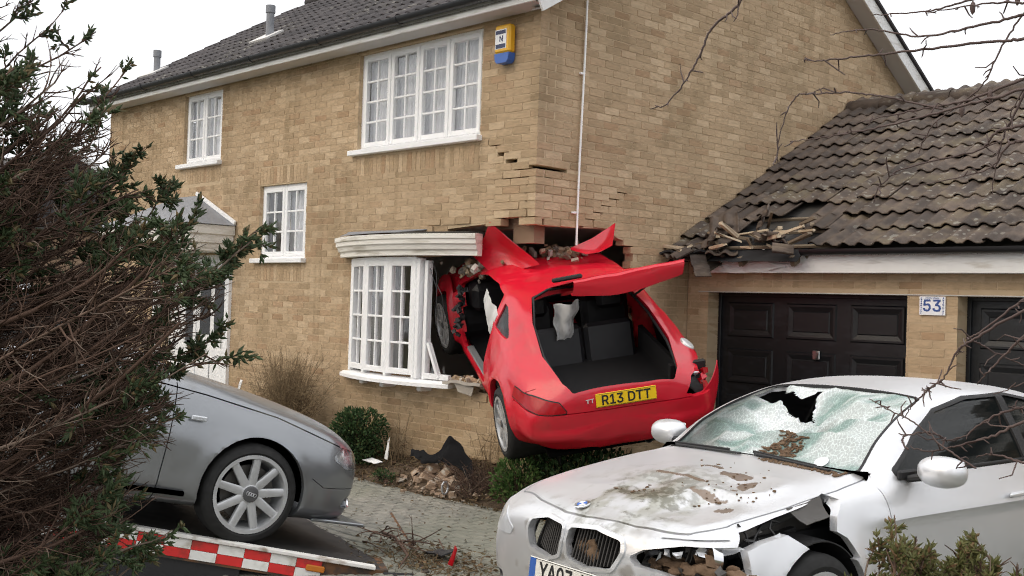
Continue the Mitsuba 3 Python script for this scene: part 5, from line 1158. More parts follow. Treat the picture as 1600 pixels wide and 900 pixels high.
def crease_grey(v):
    v = flare(v, [(0, .318), (-2.65, .318)], .372, .016)
    for z0, s in ((.76, .012), (.33, .008)):
        k = np.exp(-((v[:, 2]-z0-.04*(v[:, 0] > 9))/.014)**2)*(np.abs(v[:, 1]) > .7)*np.clip((.35-v[:, 0])/.3, 0, 1); v[:, 1] += np.sign(v[:, 1])*k*s
    return v
araw = loft(AT, 170, 46, crease_grey); ao, ai = mani(araw), mani(off(araw, -.04))
awin = rnd([(-.82, .965), (-1.10, 1.14), (-1.40, 1.275), (-1.8, 1.33), (-2.3, 1.305), (-2.7, 1.15), (-2.85, 1.0), (-1.7, .97)], .02)
awsc = rnd([(-.62, -.65), (-.62, .65), (-1.40, .545), (-1.40, -.545)], .03)
ab = ao-ai-mp(awin, SIDE, -1.2, -.45)-mp(awin, SIDE, .45, 1.2)-mp(awsc, TOPV, .95, 1.6)
for cx in (0, -2.65):
    for s in (1, -1): ab = ab-cyl_y((cx, .325), .358, min(s*.5, s*1.2), max(s*.5, s*1.2))
hl = rnd([(.53, .615), (.62, .695), (.78, .67), (.92, .64), (.92, .54), (.80, .54), (.66, .555)], .02)
fogp = rnd([(.68, .30), (.95, .27), (.95, .385), (.84, .40), (.74, .36)], .02)
fr_gr = rnd([(-.28, .62), (.28, .62), (.20, .28), (-.20, .28)], .03)
for s, a, c in ((-1, .36, 1.2),): ab = ab-mp(hl, SIDE, a, c)-mp(fogp, SIDE, a, c)
ab = ab-mp(hl, SIDE, -1.2, -.36)-mp(fr_gr, REAR, .5, 1.2)
for g, Mx, a, c in [(groove([(.60, .695), (.10, .82), (-.40, .885), (-.80, .92)], .008), SIDE, .60, 1.2), (groove([(-.62, .18), (-.60, .93)], .007), SIDE, .7, 1.2), (groove([(.96, .43), (.50, .42), (.40, .47)], .005), SIDE, .6, 1.2), (groove([(-2.0, .18), (-2.0, .93)], .007), SIDE, .7, 1.2)]: ab = ab-mp(g, Mx, a, c)
put('body', arr(ab), 'm_grey', AU, smooth=32, xf=AP)
put('headlight', arr((mani(off(araw, .003))-mani(off(araw, -.012))) ^ mp(hl, SIDE, .36, 1.2)), 'm_clear_lens', AU, smooth=30, xf=AP)
scene['m_clear_lens'] = dict(type='blendbsdf', weight=.06, a={'type': 'thindielectric', 'int_ior': 1.5}, b={'type': 'twosided', 'bsdf': {'type': 'principled', 'base_color': {'type': 'rgb', 'value': [.30, .32, .34]}, 'roughness': .4, 'specular': .3}})
for k, (x, y, r) in enumerate(((.63, -.71, .060), (.75, -.59, .052))): put('lamp_reflector', xform(revolve([(r, .05), (r*.92, .0), (r*.4, -.03), (0, -.035), (0, -.037), (r*.45, -.033), (r, -.002), (r*1.06, .05), (r, .05)], 22, 'z'), AP@m4(ry(1.35)@rx(.5), [x, y, .615])), 'm_alloy_bright', AU, smooth=30)
put('lamp_housing', arr((mani(off(araw, -.045))-mani(off(araw, -.055))) ^ mp(hl.buffer(.02), SIDE, .30, 1.2)), 'm_lamp_clear', AU, smooth=30, xf=AP)
b = MB(); b.box((.45, -.62, .50), (.50, -.30, .60)); b.box((.55, -.66, .25), (.60, .66, .60)); b.put('front_cavity', 'm_black_void', AU, xf=AP)
put('fog_light', xform(revolve([(0, 0), (.045, 0), (.055, .01), (.055, -.03), (0, -.03)], 20, 'z'), AP@m4(ry(1.2)@rx(.6), [.80, -.64, .335])), 'm_chrome', AU, smooth=30)
b = MB()
for k in range(7): b.bar([.90, -.25+.0*k, .33+.045*k], [.90, .25, .33+.045*k], .012, .012)
b.put('grille_bar', 'm_dark_steel', AU, xf=AP, kind='stuff')
for s, nm in ((1, 'side_window'), (-1, 'side_window')): put(nm, arr((mani(off(araw, -.008))-mani(off(araw, -.014))) ^ mp(awin.buffer(.006), SIDE, min(s*.45, s*1.2), max(s*.45, s*1.2))), 'm_tint_glass', AU, xf=AP)
put('windscreen', arr((mani(off(araw, -.008))-mani(off(araw, -.014))) ^ mp(awsc.buffer(.006), TOPV, .95, 1.6)), 'm_tint_glass', AU, xf=AP)
put('window_trim', arr((mani(off(araw, .004))-mani(off(araw, -.012))) ^ mp(awin.buffer(.012).difference(awin.buffer(-.004)), SIDE, .45, 1.2)), 'm_chrome', AU, smooth=30, xf=AP)
b = MB(); b.box((-.6, -.78, .22), (-3.2, .78, .28)); b.cbox((-.66, -.74, .70), (-1.0, .74, .97), .05)
for s in (-1, 1): b.add(*xform(cbox(A([.16, .48, .70]), .05), m4(ry(-.30), [-1.95, s*.37, .78]))); b.add(*xform(cbox(A([.54, .50, .18]), .05), m4(ry(.1), [-1.6, s*.37, .46])))
b.put('cabin', 'm_leather', AU, smooth=30, xf=AP)
b = MB(); b.cbox((-.50, -.905, .725), (-.40, -.888, .755), .006); b.put('side_repeater', 'm_lamp_clear', AU, xf=AP)
b = MB(); b.bar([-1.70, -.905, .80], [-1.94, -.905, .805], .03, .03, c=.01); b.put('door_handle', 'm_chrome', AU, smooth=40, xf=AP)
b = MB(); b.cbox((-.45, -.905, .255), (-2.2, -.87, .285), .008); b.put('sill_strip', 'm_alloy', AU, xf=AP)
b = MB(); b.cbox((.50, -.80, .185), (.90, .80, .205), .006); b.put('front_splitter', 'm_grey', AU, xf=AP)
W = num(AU+'__wing_mirror'); labels[W] = {}; sp = trimesh.creation.icosphere(3, 1.0); q = A(sp.vertices); q = np.sign(q)*np.abs(q)**.85*[.10, .12, .075]
put('shell', (q+A([-.92, -.97, 1.0]), A(sp.faces)), 'm_grey', W, smooth=True, xf=AP); b = MB(); b.bar([-.86, -.80, .95], [-.90, -.90, .97], .07, .03, c=.01); b.put('arm', 'm_trim', W, xf=AP)
aw = wheel(AU, (0, .318), .320, .248, .235, 9, -.885, rot=.18, taper=(.030, .024), cap=.052)
b = MB()
for k in range(4):
    c = A([-.024+.016*k, -.0, 0]); b.tube([c+A([.011*math.cos(a), 0.001, .011*math.sin(a)]) for a in np.linspace(0, 2*math.pi, 14)], .0022, 5)
put('emblem', xform(b.mesh(), aw[1]), 'm_chrome', aw[0], smooth=True)
for s, x in ((-.885, -2.65), (.885, 0), (.885, -2.65)): wheel(AU, (x, .318), .320, .248, .235, 9, s, taper=(.030, .024), cap=.052)
b = MB(); b.box((.5, -.62, .18), (-3.4, .62, .21)); 
for cx in (0, -2.65): b.box((cx-.36, -.47, .2), (cx+.36, -.455, .70))
b.put('underside', 'm_black_void', AU, xf=AP)

# recovery truck bed
TB = thing('recovery_truck', 'tilting recovery truck bed edged with red and white chequers under the grey car', 'truck')
ea, eb = A([.75, -4.27, .335]), A([1.615, -2.83, .027]); dv = unit(eb-ea); nz = unit(A([.049, .182, .982])); nz = unit(nz-dv*(nz@dv)); lf = np.cross(nz, dv)
TX = frame(eb, dv, lf, nz)                                       # x along the bed to its tail, y to its left, z up
b = MB(); b.cbox((-6.0, 0.02, -.10), (0, 2.12, -.008), .004, M=TX); b.put('deck', 'm_deck', TB)
mat('m_deck', proc(lambda p, n, uv: mix((.022, .022, .024), (.060, .056, .052), fbm(p.x*6, p.y*6, p.z*6, 4))), .6, metal=.3)
mat('m_rail_white', proc(lambda p, n, uv: mix((.66, .65, .62), (.30, .25, .20), smoothstep(.55, .8, fbm(p.x*12, p.y*12, p.z*12, 4)))), .5)
mat('m_chq_red', proc(lambda p, n, uv: mix((.58, .022, .020), (.30, .03, .02), smoothstep(.5, .8, fbm(p.x*12, p.y*12, p.z*12, 4)))), .35)
mat('m_chq_white', proc(lambda p, n, uv: mix((.72, .72, .69), (.45, .42, .36), smoothstep(.5, .8, fbm(p.x*12, p.y*12, p.z*12, 4)))), .35)
mat('m_rust', proc(lambda p, n, uv: mix((.13, .062, .028), (.045, .035, .028), smoothstep(.35, .65, fbm(p.x*16, p.y*16, p.z*16, 4)))), .85)
b = MB(); b.cbox((-6.0, -.03, -.012), (-.06, .05, .012), .004, M=TX); b.put('rail_cap', 'm_rail_white', TB)
b = MB(); b.box((-6.0, .0, -.15), (-.0, .02, -.012), M=TX); b.put('side_rail', 'm_rust', TB)
b = MB(); b.box((-6.0, .03, -.42), (-.9, .06, -.151), M=TX); b.put('skirt', 'm_black_plastic', TB)
sq, hq = .165, .060
for i in range(18):
    for j in range(2):
        x1 = -.40-i*sq; b = MB(); b.cbox((x1-sq+.001, -.006, -.016-(j+1)*hq+.001), (x1-.001, .0, -.016-j*hq-.001), .0015, M=TX); b.put('marker_square', ('m_chq_red', 'm_chq_white')[(i+j) % 2], TB)
b = MB(); b.cbox((-.50, -.026, -.085), (-.38, -.006, -.045), .006, M=TX); b.put('marker_lamp', 'm_amber', TB); mat('m_amber', (.45, .14, .01), .3)
b = MB(); b.bar(TX[:3, 3]+nz*-.05, TX[:3, 3]+lf*2.12+nz*-.05, .07, .09); b.put('tail_bar', 'm_rust', TB)
P = [[eb+lf*y+dv*.03+nz*-.03, eb+lf*y+dv*.16+A([0, 0, -.045]), eb+lf*y+dv*.30+A([0, 0, -.025-.0])*1.0] for y in np.linspace(.0, 2.1, 8)]; P = A(P); P[:, 2, 2] = .006; put('tail_ramp', sheet(P, .012), 'm_rust', TB, smooth=30)
b = MB(); b.tube([eb+dv*.0+nz*-.05-lf*.02, eb+dv*.25+A([0, 0, -.02])-lf*.02], .035, 10); b.put('tail_roller', 'm_rubber', TB, smooth=40)
b = MB()
for y in (.55, 1.55): b.cbox((-6.0, y, -.28), (-.8, y+.10, -.10), .004, M=TX)
for x in np.arange(-5.6, -.6, .7): b.cbox((x, .05, -.20), (x+.07, 2.1, -.10), .004, M=TX)
b.put('chassis_beam', 'm_black_plastic', TB)
w0 = TX[:3, :3]@A([-3.4, .18, 0])+TX[:3, 3]
WT = num(TB+'__wheel'); labels[WT] = {}; X = m4(np.stack([unit([dv[0], dv[1], 0]), unit([lf[0], lf[1], 0]), A([0, 0, 1.0])], 1)@rz(math.pi), [w0[0], w0[1], .40])
put('tyre', xform(revolve([(.20, .01), (.24, .0), (.38, -.01), (.40, -.04), (.40, -.20), (.38, -.22), (.20, -.22), (.20, .01)][::-1], 40), X), 'm_rubber', WT, smooth=35); put('rim', xform(revolve([(0, -.06), (.12, -.06), (.20, -.02), (.205, .0), (.205, -.2), (0, -.2)][::-1], 32), X), 'm_dark_steel', WT, smooth=30)
# ------------------------------------------------------------------ planting bed, debris, plants
def soil_col(p, n, uv):
    a = fbm(p.x*9, p.y*9, p.z*9, 4); return mix((.035, .025, .018), (.115, .085, .058), a)
mat('m_soil', proc(soil_col), .95, spec=.1)
bx, by = np.meshgrid(np.linspace(-9.2, 1.25, 260), np.linspace(-.66, .02, 22), indexing='ij'); tt = (by+.66)/.68
edge_n = meshkit.fbm(np.stack([bx*1.7, by*0, by*0], -1), 3, 2)-.5
bz = .10*np.clip(tt*2.2, 0, 1)+.07*tt+.10*np.exp(-((bx+.6)/.6)**2)*np.clip(tt*1.6, 0, 1)+(meshkit.fbm(np.stack([bx*7, by*7, 0*bx], -1), 3, 4)-.5)*.06*np.clip(tt*4, .0, 1)-.008
P = np.stack([bx, by-edge_n*.30*(1-tt), bz], -1); put('planting_bed', grid(P), 'm_soil', smooth=True, kind='structure')
def bed_z(x, y): t = np.clip((y+.66)/.68, 0, 1); return .10*np.clip(t*2.2, 0, 1)+.07*t+.10*math.exp(-((x+.6)/.6)**2)*min(1, t*1.6)
r7 = np.random.default_rng(101)
def flakes(name, n, fx, smin, smax, mats, label, seed, twig=.4):
    """leaf litter: small bent leaves and bits of twig"""
    r = np.random.default_rng(seed); b = MB()
    for k in range(n):
        p = fx(r); s = r.uniform(smin, smax); R = rz(r.random()*6.3)@rx(r.normal(0, .7))@ry(r.normal(0, .5))
        if r.random() < twig:
            q = A([[-1, -.08, 0], [1, -.06, 0], [1, .06, .02], [-1, .08, 0], [0, 0, .14]])*s*1.6; f = A([[0, 1, 4], [1, 2, 4], [2, 3, 4], [3, 0, 4], [0, 2, 1], [0, 3, 2]])
        else:
            q = A([[-1, 0, 0], [0, -.5, .15], [1, 0, 0], [0, .5, .15], [0, 0, -.04]])*s; f = A([[0, 1, 4], [1, 2, 4], [2, 3, 4], [3, 0, 4], [1, 0, 4], [2, 1, 4], [3, 2, 4], [0, 3, 4]])
        b.add(q@R.T+p, f, (r.random(), r.random()))
    b.put(name, mats, None, withuv=True, label=label, cat='litter', kind='stuff')
mat('m_litter', proc(lambda p, n, uv: mix(mix((.075, .045, .028), (.19, .125, .072), uv.x), (.10, .085, .05), uv.y)), .9, spec=.1, two=True)
flakes('leaf_litter', 2600, lambda r: (lambda x, y: A([x, y, bed_z(x, y)+.012]))(r.uniform(-3.4, 1.1), r.uniform(-.75, -.02)), .012, .035, 'm_litter', 'brown dead leaves and twigs covering the flower bed below the bow window', 5)
flakes('scattered_litter', 800, lambda r: A([r.normal(1.55, .34), r.normal(-2.35, .20), .006+abs(r.normal(0, .012))]), .010, .030, 'm_litter', 'heap of brown leaves and bark on the drive beside the tilt bed', 6, .6)
flakes('scattered_litter', 500, lambda r: A([r.uniform(-.6, 2.6), r.uniform(-3.0, -.8), .004]), .006, .020, 'm_litter', 'thin scatter of twigs and crumbs over the block paving', 7, .5)
# broken bricks on the bed
mat('m_pink_brick', proc(lambda p, n, uv: mix(mix((.22, .15, .105), (.30, .225, .16), fbm(p.x*12, p.y*12, p.z*12, 2)), (.38, .35, .30), smoothstep(.5, .75, fbm(p.x*20, p.y*20, p.z*20, 3)))), .9, spec=.15)
spots = [(-.98, -.50, .16, 'at the left end of the rubble heap'), (-.90, -.56, .13, 'at the left foot of the rubble heap'), (-.78, -.52, .17, 'under the black liner, left of centre'), (-.66, -.58, .15, 'in front of the rubble heap'), (-.62, -.46, .18, 'under the middle of the black liner'), (-.50, -.52, .17, 'under the right half of the black liner'), (-.36, -.52, .18, 'at the right end of the rubble heap'), (-.30, -.62, .12, 'at the right foot of the rubble heap'), (-.86, -.42, .19, 'propping up the left of the black liner'), (-.70, -.66, .09, 'lying at the kerb of the flower bed'), (-.46, -.66, .08, 'at the kerb by the red twigs'), (-1.12, -.58, .10, 'left of the rubble heap by the white plastic')]
for k, (x, y, s, w) in enumerate(spots):
    v, f = cbox(A([s, s*.62, s*.5]), s*.08); v = v+r7.normal(0, s*.05, v.shape)
    put('broken_brick', xform((v, f), m4(rz(r7.random()*6)@rx(r7.normal(0, .5))@ry(r7.normal(0, .5)), [x, y, bed_z(x, y)+s*.08])), 'm_pink_brick', smooth=35, uv=None, label='dusty pink broken brick '+w, cat='brick', group='broken bricks below the red car')
b = MB(); ico = trimesh.creation.icosphere(1, 1)
for k in range(110):
    x, y = r7.normal(-.62, .32), r7.normal(-.56, .10); s = r7.uniform(.006, .024); b.box(-A([s, s*.7, s*.5]), A([s, s*.7, s*.5]), uv=(r7.random(), r7.random()), jit=s*.25, M=m4(rz(r7.random()*6)@rx(r7.normal(0, .8)), [x, y, max(0, bed_z(x, y))+.02]))
b.put('rubble', 'm_pink_brick', withuv=True, kind='stuff', label='crumbs of brick and mortar strewn round the broken bricks', cat='rubble')
# black arch liner
n = 26; P = []
for t in np.linspace(0, 1, n):
    x = -1.17+.95*t; zc = .345+.02*math.sin(t*9)-.02*t+(.15*max(0, (t-.35)/.30)**1.6 if t < .65 else .15-.24*(t-.65)/.35); w = .06+.11*max(0, 1-abs(t-.70)/.32)
    P.append([[x, -.46-.06*math.sin(t*3)+.05*s, zc-.045+w*(s-.5)*1.4+.012*math.sin(t*17+s*3)] for s in np.linspace(0, 1, 7)])
P = A(P); P += (meshkit.fbm(P.reshape(-1, 3)*9, 3, 6).reshape(n, 7, 1)-.5)*A([.02, .10, .05])
put('wheel_arch_liner', sheet(P, .008), 'm_liner', smooth=40, label='torn black plastic wheel arch liner lying on the broken bricks', cat='car part')
def scrap(name, c, m, lab, cat_, seed, t=.006, amp=.012): put(name, sheet(patch(c, 8, 6, amp, 9, seed), t), m, smooth=30, label=lab, cat=cat_)
scrap('plastic_scrap', [(-1.85, -.52, .16), (-1.58, -.55, .15), (-1.56, -.48, .17), (-1.80, -.44, .18)], 'm_upvc', 'long white plastic scrap lying flat on the bed left of the rubble', 'scrap', 3)
scrap('plastic_scrap', [(-2.75, -.50, .13), (-2.48, -.56, .12), (-2.44, -.46, .18), (-2.68, -.42, .17)], 'm_cornice', 'cream scrap lying in front of the round green bush', 'scrap', 4)
scrap('plastic_scrap', [(-1.66, -.38, .18), (-1.60, -.39, .18), (-1.60, -.37, .40), (-1.64, -.36, .38)], 'm_white_wood', 'white splinter standing upright among the dead stems', 'scrap', 5)
scrap('plastic_scrap', [(-4.30, -.62, .45), (-4.26, -.62, .45), (-4.12, -.60, .80), (-4.17, -.60, .81)], 'm_white_wood', 'white splinter leaning out behind the grey car bonnet', 'scrap', 6)
scrap('lens_fragment', [(1.70, -2.36, .012), (1.76, -2.37, .012), (1.78, -2.35, .13), (1.73, -2.33, .14)], 'm_red_lens', 'red lamp fragment standing in the litter on the drive', 'car part', 7)
scrap('plastic_scrap', [(1.36, -2.30, .03), (1.60, -2.34, .05), (1.62, -2.22, .07), (1.40, -2.18, .04)], 'm_black_plastic', 'curved black scrap in the litter beside the red fragment', 'scrap', 8, .01, .03)
th = np.linspace(0, 2*math.pi, 26); b = MB(); b.tube([A([-.33+.0*a, -.70+.035*math.cos(a), .10+.055*math.sin(a)]) for a in th], .010, 6); b.put('trim_ring', 'm_alloy', smooth=True, label='grey trim ring leaning at the front of the rubble', cat='car part')

# ---- plants
def bez(a, b_, c, n): t = np.linspace(0, 1, n)[:, None]; return A(a)*(1-t)**2+2*A(b_)*t*(1-t)+A(c)*t*t
def spindles(b, P, D, L, W, r, uvf):
    """many slim leaf scales: octahedra stretched along D"""
    n = len(P); D = D/np.linalg.norm(D, axis=1, keepdims=True); s = np.cross(D, r.normal(0, 1, (n, 3))); s /= np.linalg.norm(s, axis=1, keepdims=True); u = np.cross(D, s)
    v = np.stack([P, P+D*L[:, None]*.45+s*W[:, None], P+D*L[:, None]*.45+u*W[:, None], P+D*L[:, None]*.45-s*W[:, None], P+D*L[:, None]*.45-u*W[:, None], P+D*L[:, None]], 1)
    base = A([[0, 2, 1], [0, 3, 2], [0, 4, 3], [0, 1, 4], [5, 1, 2], [5, 2, 3], [5, 3, 4], [5, 4, 1]]); f = (base[None]+np.arange(n)[:, None, None]*6).reshape(-1, 3)
    uv = np.repeat(uvf, 6, 0); b.add(v.reshape(-1, 3), f, uv)
def leaves(b, P, D, L, W, r, uvf):
    """flat pointed leaves with a fold"""
    n = len(P); D = D/np.linalg.norm(D, axis=1, keepdims=True); s = np.cross(D, r.normal(0, 1, (n, 3))); s /= np.linalg.norm(s, axis=1, keepdims=True); u = np.cross(D, s)
    m_ = P+D*L[:, None]*.5; v = np.stack([P, m_+s*W[:, None]+u*W[:, None]*.35, P+D*L[:, None], m_-s*W[:, None]+u*W[:, None]*.35], 1)
    base = A([[0, 1, 2], [0, 2, 3]]); f = (base[None]+np.arange(n)[:, None, None]*4).reshape(-1, 3); b.add(v.reshape(-1, 3), f, np.repeat(uvf, 4, 0))
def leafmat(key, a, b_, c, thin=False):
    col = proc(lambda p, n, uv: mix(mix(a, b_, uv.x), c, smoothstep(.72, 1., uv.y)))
    if thin: scene[key] = dict(type='principledthin', base_color=col, roughness=.6, diff_trans=.5, spec_trans=0.)
    else: mat(key, col, .7, spec=.3, two=True)
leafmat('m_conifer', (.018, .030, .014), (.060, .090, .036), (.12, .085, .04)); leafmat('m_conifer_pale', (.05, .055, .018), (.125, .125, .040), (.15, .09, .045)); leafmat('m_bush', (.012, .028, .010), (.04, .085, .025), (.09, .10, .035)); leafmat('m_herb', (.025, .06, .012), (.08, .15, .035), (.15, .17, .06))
mat('m_dead_twig', proc(lambda p, n, uv: mix(mix((.052, .032, .025), (.145, .092, .068), uv.x), (.22, .17, .135), smoothstep(.8, 1., uv.y))), .85, spec=.2)
mat('m_bark', proc(lambda p, n, uv: mix((.055, .040, .032), (.15, .115, .095), fbm(p.x*30, p.y*30, p.z*30, 3))), .85, spec=.2)
mat('m_birch_twig', proc(lambda p, n, uv: mix((.055, .032, .030), (.12, .085, .075), fbm(p.x*20, p.y*20, p.z*20, 3))), .6, spec=.4)
mat('m_straw', proc(lambda p, n, uv: mix((.13, .088, .050), (.27, .20, .12), uv.x)), .85, spec=.2)

def conifer(key, O, ex, ey, limbs, r, gmat, twigs=24, tl=.20, deep=.34, green_fn=None, spray=(13, .030, .0046)):
    """dead limbs with curved twigs, and scale sprays where green_fn allows; limbs: (start (r, z), end (r, z), radius, d0, d1)"""
    W = lambda q: O+ex*q[..., :1]+ey*q[..., 1:2]+A([0, 0, 1.0])*q[..., 2:3]
    lb, tb, gb = MB(), MB(), MB()
    SP, SD, SL_, SW = [], [], [], []
    for (a, c, rad, d0, d1) in limbs:
        p0, p2 = A([a[0], d0, a[1]]), A([c[0], d1, c[1]]); L = np.linalg.norm(p2-p0); mid = (p0+p2)/2+A([r.normal(0, .06), r.normal(0, .06), -.10*L+r.normal(0, .06)])
        q = bez(p0, mid, p2, 14)+np.cumsum(r.normal(0, .006, (14, 3)), 0); lb.tube(W(q), np.linspace(rad, rad*.25, 14), 6, uv=(r.random(), r.random()))
        n = int(twigs*L); T = np.gradient(q, axis=0); T /= np.linalg.norm(T, axis=1, keepdims=True)
        for k in range(n):
            s = r.uniform(.18, 1.0); i = min(12, int(s*13)); p = q[i]+(q[i+1]-q[i])*r.random(); d = T[i]+r.normal(0, .55, 3)*A([1, 1, .8])+A([.25, 0, .12]); d = unit(d); ln = tl*r.uniform(.5, 1.35)*(1.15-.5*s)
            e = p+d*ln; mm = (p+e)/2+r.normal(0, .16, 3)*ln+A([0, 0, -.10*ln]); tq = bez(p, mm, e, 5); tb.tube(W(tq), np.linspace(.0030, .0010, 5), 3, uv=(r.random(), r.random()), cap=False)
            ends = [(e, d, tq)]
            for m in range(r.integers(2, 5)):
                j = r.integers(1, 4); pp = tq[j]; dd = unit(d+r.normal(0, .6, 3)); l2 = ln*r.uniform(.25, .6); ee = pp+dd*l2; sq = bez(pp, (pp+ee)/2+r.normal(0, .10, 3)*l2, ee, 4); tb.tube(W(sq), np.linspace(.0018, .0008, 4), 3, uv=(r.random(), r.random()), cap=False); ends.append((ee, dd, sq))
            g = green_fn(e, s, r)
            if r.random() < g:
                for (ee, dd, sq) in ends:
                    m = spray[0]; tt_ = r.random(m); ii = np.clip((tt_*(len(sq)-1)).astype(int), 0, len(sq)-2); base = sq[ii]+(sq[ii+1]-sq[ii])*r.random((m, 1)); SP.append(base); SD.append(dd+r.normal(0, .55, (m, 3))); SL_.append(spray[1]*r.uniform(.5, 1.4, m)); SW.append(spray[2]*r.uniform(.6, 1.4, m))
    lb.put('limb', 'm_dead_twig', key, smooth=True, withuv=True); tb.put('twigs', 'm_dead_twig', key, smooth=True, withuv=True, kind='stuff')
    if SP:
        Pq, Dq = np.vstack(SP), np.vstack(SD); Lq, Wq = np.concatenate(SL_), np.concatenate(SW); n = len(Pq); cl = meshkit.noise(Pq*6, 3); uv = np.stack([np.clip(cl*.8+r.random(n)*.35-.05, 0, 1), r.random(n)], 1)
        Wd = ex*Dq[:, :1]+ey*Dq[:, 1:2]+A([0, 0, 1.0])*Dq[:, 2:3]; spindles(gb, W(Pq), Wd, Lq, Wq, r, uv); gb.put('foliage', gmat, key, withuv=True, kind='stuff')
    return n
# the big half dead conifer by the road: r = to its right, d = away from the road, z = up
HG = thing('conifer_shrub', 'huge half dead conifer with brown twigs and dark green sprays near the road', 'shrub')
HO, hx, hy = A([4.19, -6.0, 0]), A([.369, .929, 0]), A([-.929, .369, 0])
rh = np.random.default_rng(2024); limbs = []
def edge_r(z):                                                   # how far the crown reaches at height z
    return np.interp(z, [.5, .80, .95, 1.08, 1.25, 1.40, 1.55, 1.72, 1.88, 1.98, 2.18, 2.35, 2.50, 2.75], [-.05, -.02, .03, .26, .26, .32, .30, .42, .32, .20, .17, .04, -.25, -.35])
for k in range(165):
    z1 = rh.uniform(.62, 2.34); e = edge_r(z1); r1 = e-abs(rh.normal(0, .16))-.02; z0 = np.clip(z1-rh.uniform(.15, .75), .25, 1.7); limbs.append(((-.78+rh.normal(0, .10), z0), (r1, z1), rh.uniform(.006, .015), rh.normal(0, .16), rh.normal(0, .26)))
for k in range(26):
    z1 = rh.uniform(2.1, 2.85); limbs.append(((-.80+rh.normal(0, .06), z1-rh.uniform(.2, .7)), (rh.uniform(-.52, -.30)-.10*(z1-2.1), z1), .008, rh.normal(0, .1), rh.normal(0, .2)))
for k in range(60):
    z1 = rh.uniform(.6, 2.1); r1 = rh.uniform(-.45, .05); limbs.append(((-.75+rh.normal(0, .1), z1-rh.uniform(.1, .6)), (r1, z1), .010, rh.normal(0, .2), rh.normal(0, .3)))
def gfn(e, s, r):
    c = meshkit.noise(A([[e[0]*4.2+9, e[1]*4, e[2]*4.2]]), 5)[0]; rim = np.clip((e[0]-(edge_r(e[2])-.24))/.20, 0, 1); top = np.clip((e[2]-1.72)/.3, 0, 1)*.5
    return np.clip((c-.41)*3.6, 0, 1)*np.clip(.06+.9*rim+top, 0, .9)*(.35+.65*s)
conifer(HG, HO, hx, hy, limbs, rh, 'm_conifer', twigs=40, tl=.17, green_fn=gfn)
# separate long sprays reaching out of it
lim2 = [((-.05, 1.42), (.56, 1.93), .011, .0, -.05), ((.10, 1.52), (.62, 1.98), .006, -.02, .05), ((.05, 1.46), (.46, 1.72), .006, .0, .02), ((-.1, 1.15), (.30, 1.42), .008, .0, .0), ((-.1, .98), (.34, 1.08), .007, -.1, -.1), ((-.1, .85), (.30, 1.00), .007, -.05, 0.), ((-.2, 1.6), (.36, 1.60), .008, .1, 0.), ((-.1, 1.75), (.29, 2.08), .007, .0, .1), ((.0, 1.9), (.22, 2.20), .007, .05, .05)]
rh2 = np.random.default_rng(31); HB = num(HG+'__branch'); labels[HB] = {'label': 'green tipped branches reaching out to the right'}
conifer(HB, HO, hx, hy, lim2, rh2, 'm_conifer', twigs=24, tl=.095, green_fn=lambda e, s, r: .85 if s > .40 else .25, spray=(13, .026, .0042))
lim3 = [((-.62, 2.05), (-.17, 2.62), .008, 0, 0), ((-.55, 2.1), (.01, 2.52), .007, .05, .05), ((-.5, 2.2), (-.03, 2.60), .006, .1, .1), ((-.3, 1.9), (.07, 2.46), .008, 0, 0), ((-.2, 1.9), (.13, 2.46), .007, .1, .1), ((-.10, 1.95), (.10, 2.30), .006, .1, .1), ((-.66, 1.9), (-.25, 2.40), .009, 0, .0), ((-.7, 2.0), (-.28, 2.72), .010, .1, .0), ((-.55, 1.8), (-.12, 2.20), .009, .0, .0), ((-.6, 2.3), (-.16, 2.78), .008, .0, .0), ((-.6, 2.2), (-.22, 2.60), .009, -.1, .0), ((-.65, 2.0), (-.20, 2.48), .009, -.1, .1)]
HC = num(HG+'__branch'); labels[HC] = {'label': 'bare dead branches standing up against the sky'}
conifer(HC, HO, hx, hy, lim3, np.random.default_rng(32), 'm_conifer', twigs=30, tl=.085, green_fn=lambda e, s, r: .32, spray=(8, .022, .0040))
# yellow green conifer at the right, by the silver car
YC = thing('conifer_shrub', 'small yellow green conifer tip poking up in front of the silver car door', 'shrub')
YO, yx, yy_ = A([6.55, -5.25, 0]), A([.904, .427, 0]), A([-.427, .904, 0]); ry_ = np.random.default_rng(12); limbs = []
for k in range(150):
    x = ry_.uniform(-.12, .52); top = np.interp(x, [-.13, -.09, -.05, .0, .05, .10, .2, .52], [1.27, 1.365, 1.32, 1.295, 1.31, 1.30, 1.29, 1.27]); limbs.append(((x*.6+.05+ry_.normal(0, .04), .65), (x, top-abs(ry_.normal(0, .06))), .004, ry_.normal(0, .05), ry_.normal(0, .10)))
conifer(YC, YO, yx, yy_, limbs, ry_, 'm_conifer_pale', twigs=46, tl=.075, green_fn=lambda e, s, r: .62 if s > .3 else .2, spray=(12, .018, .0028))
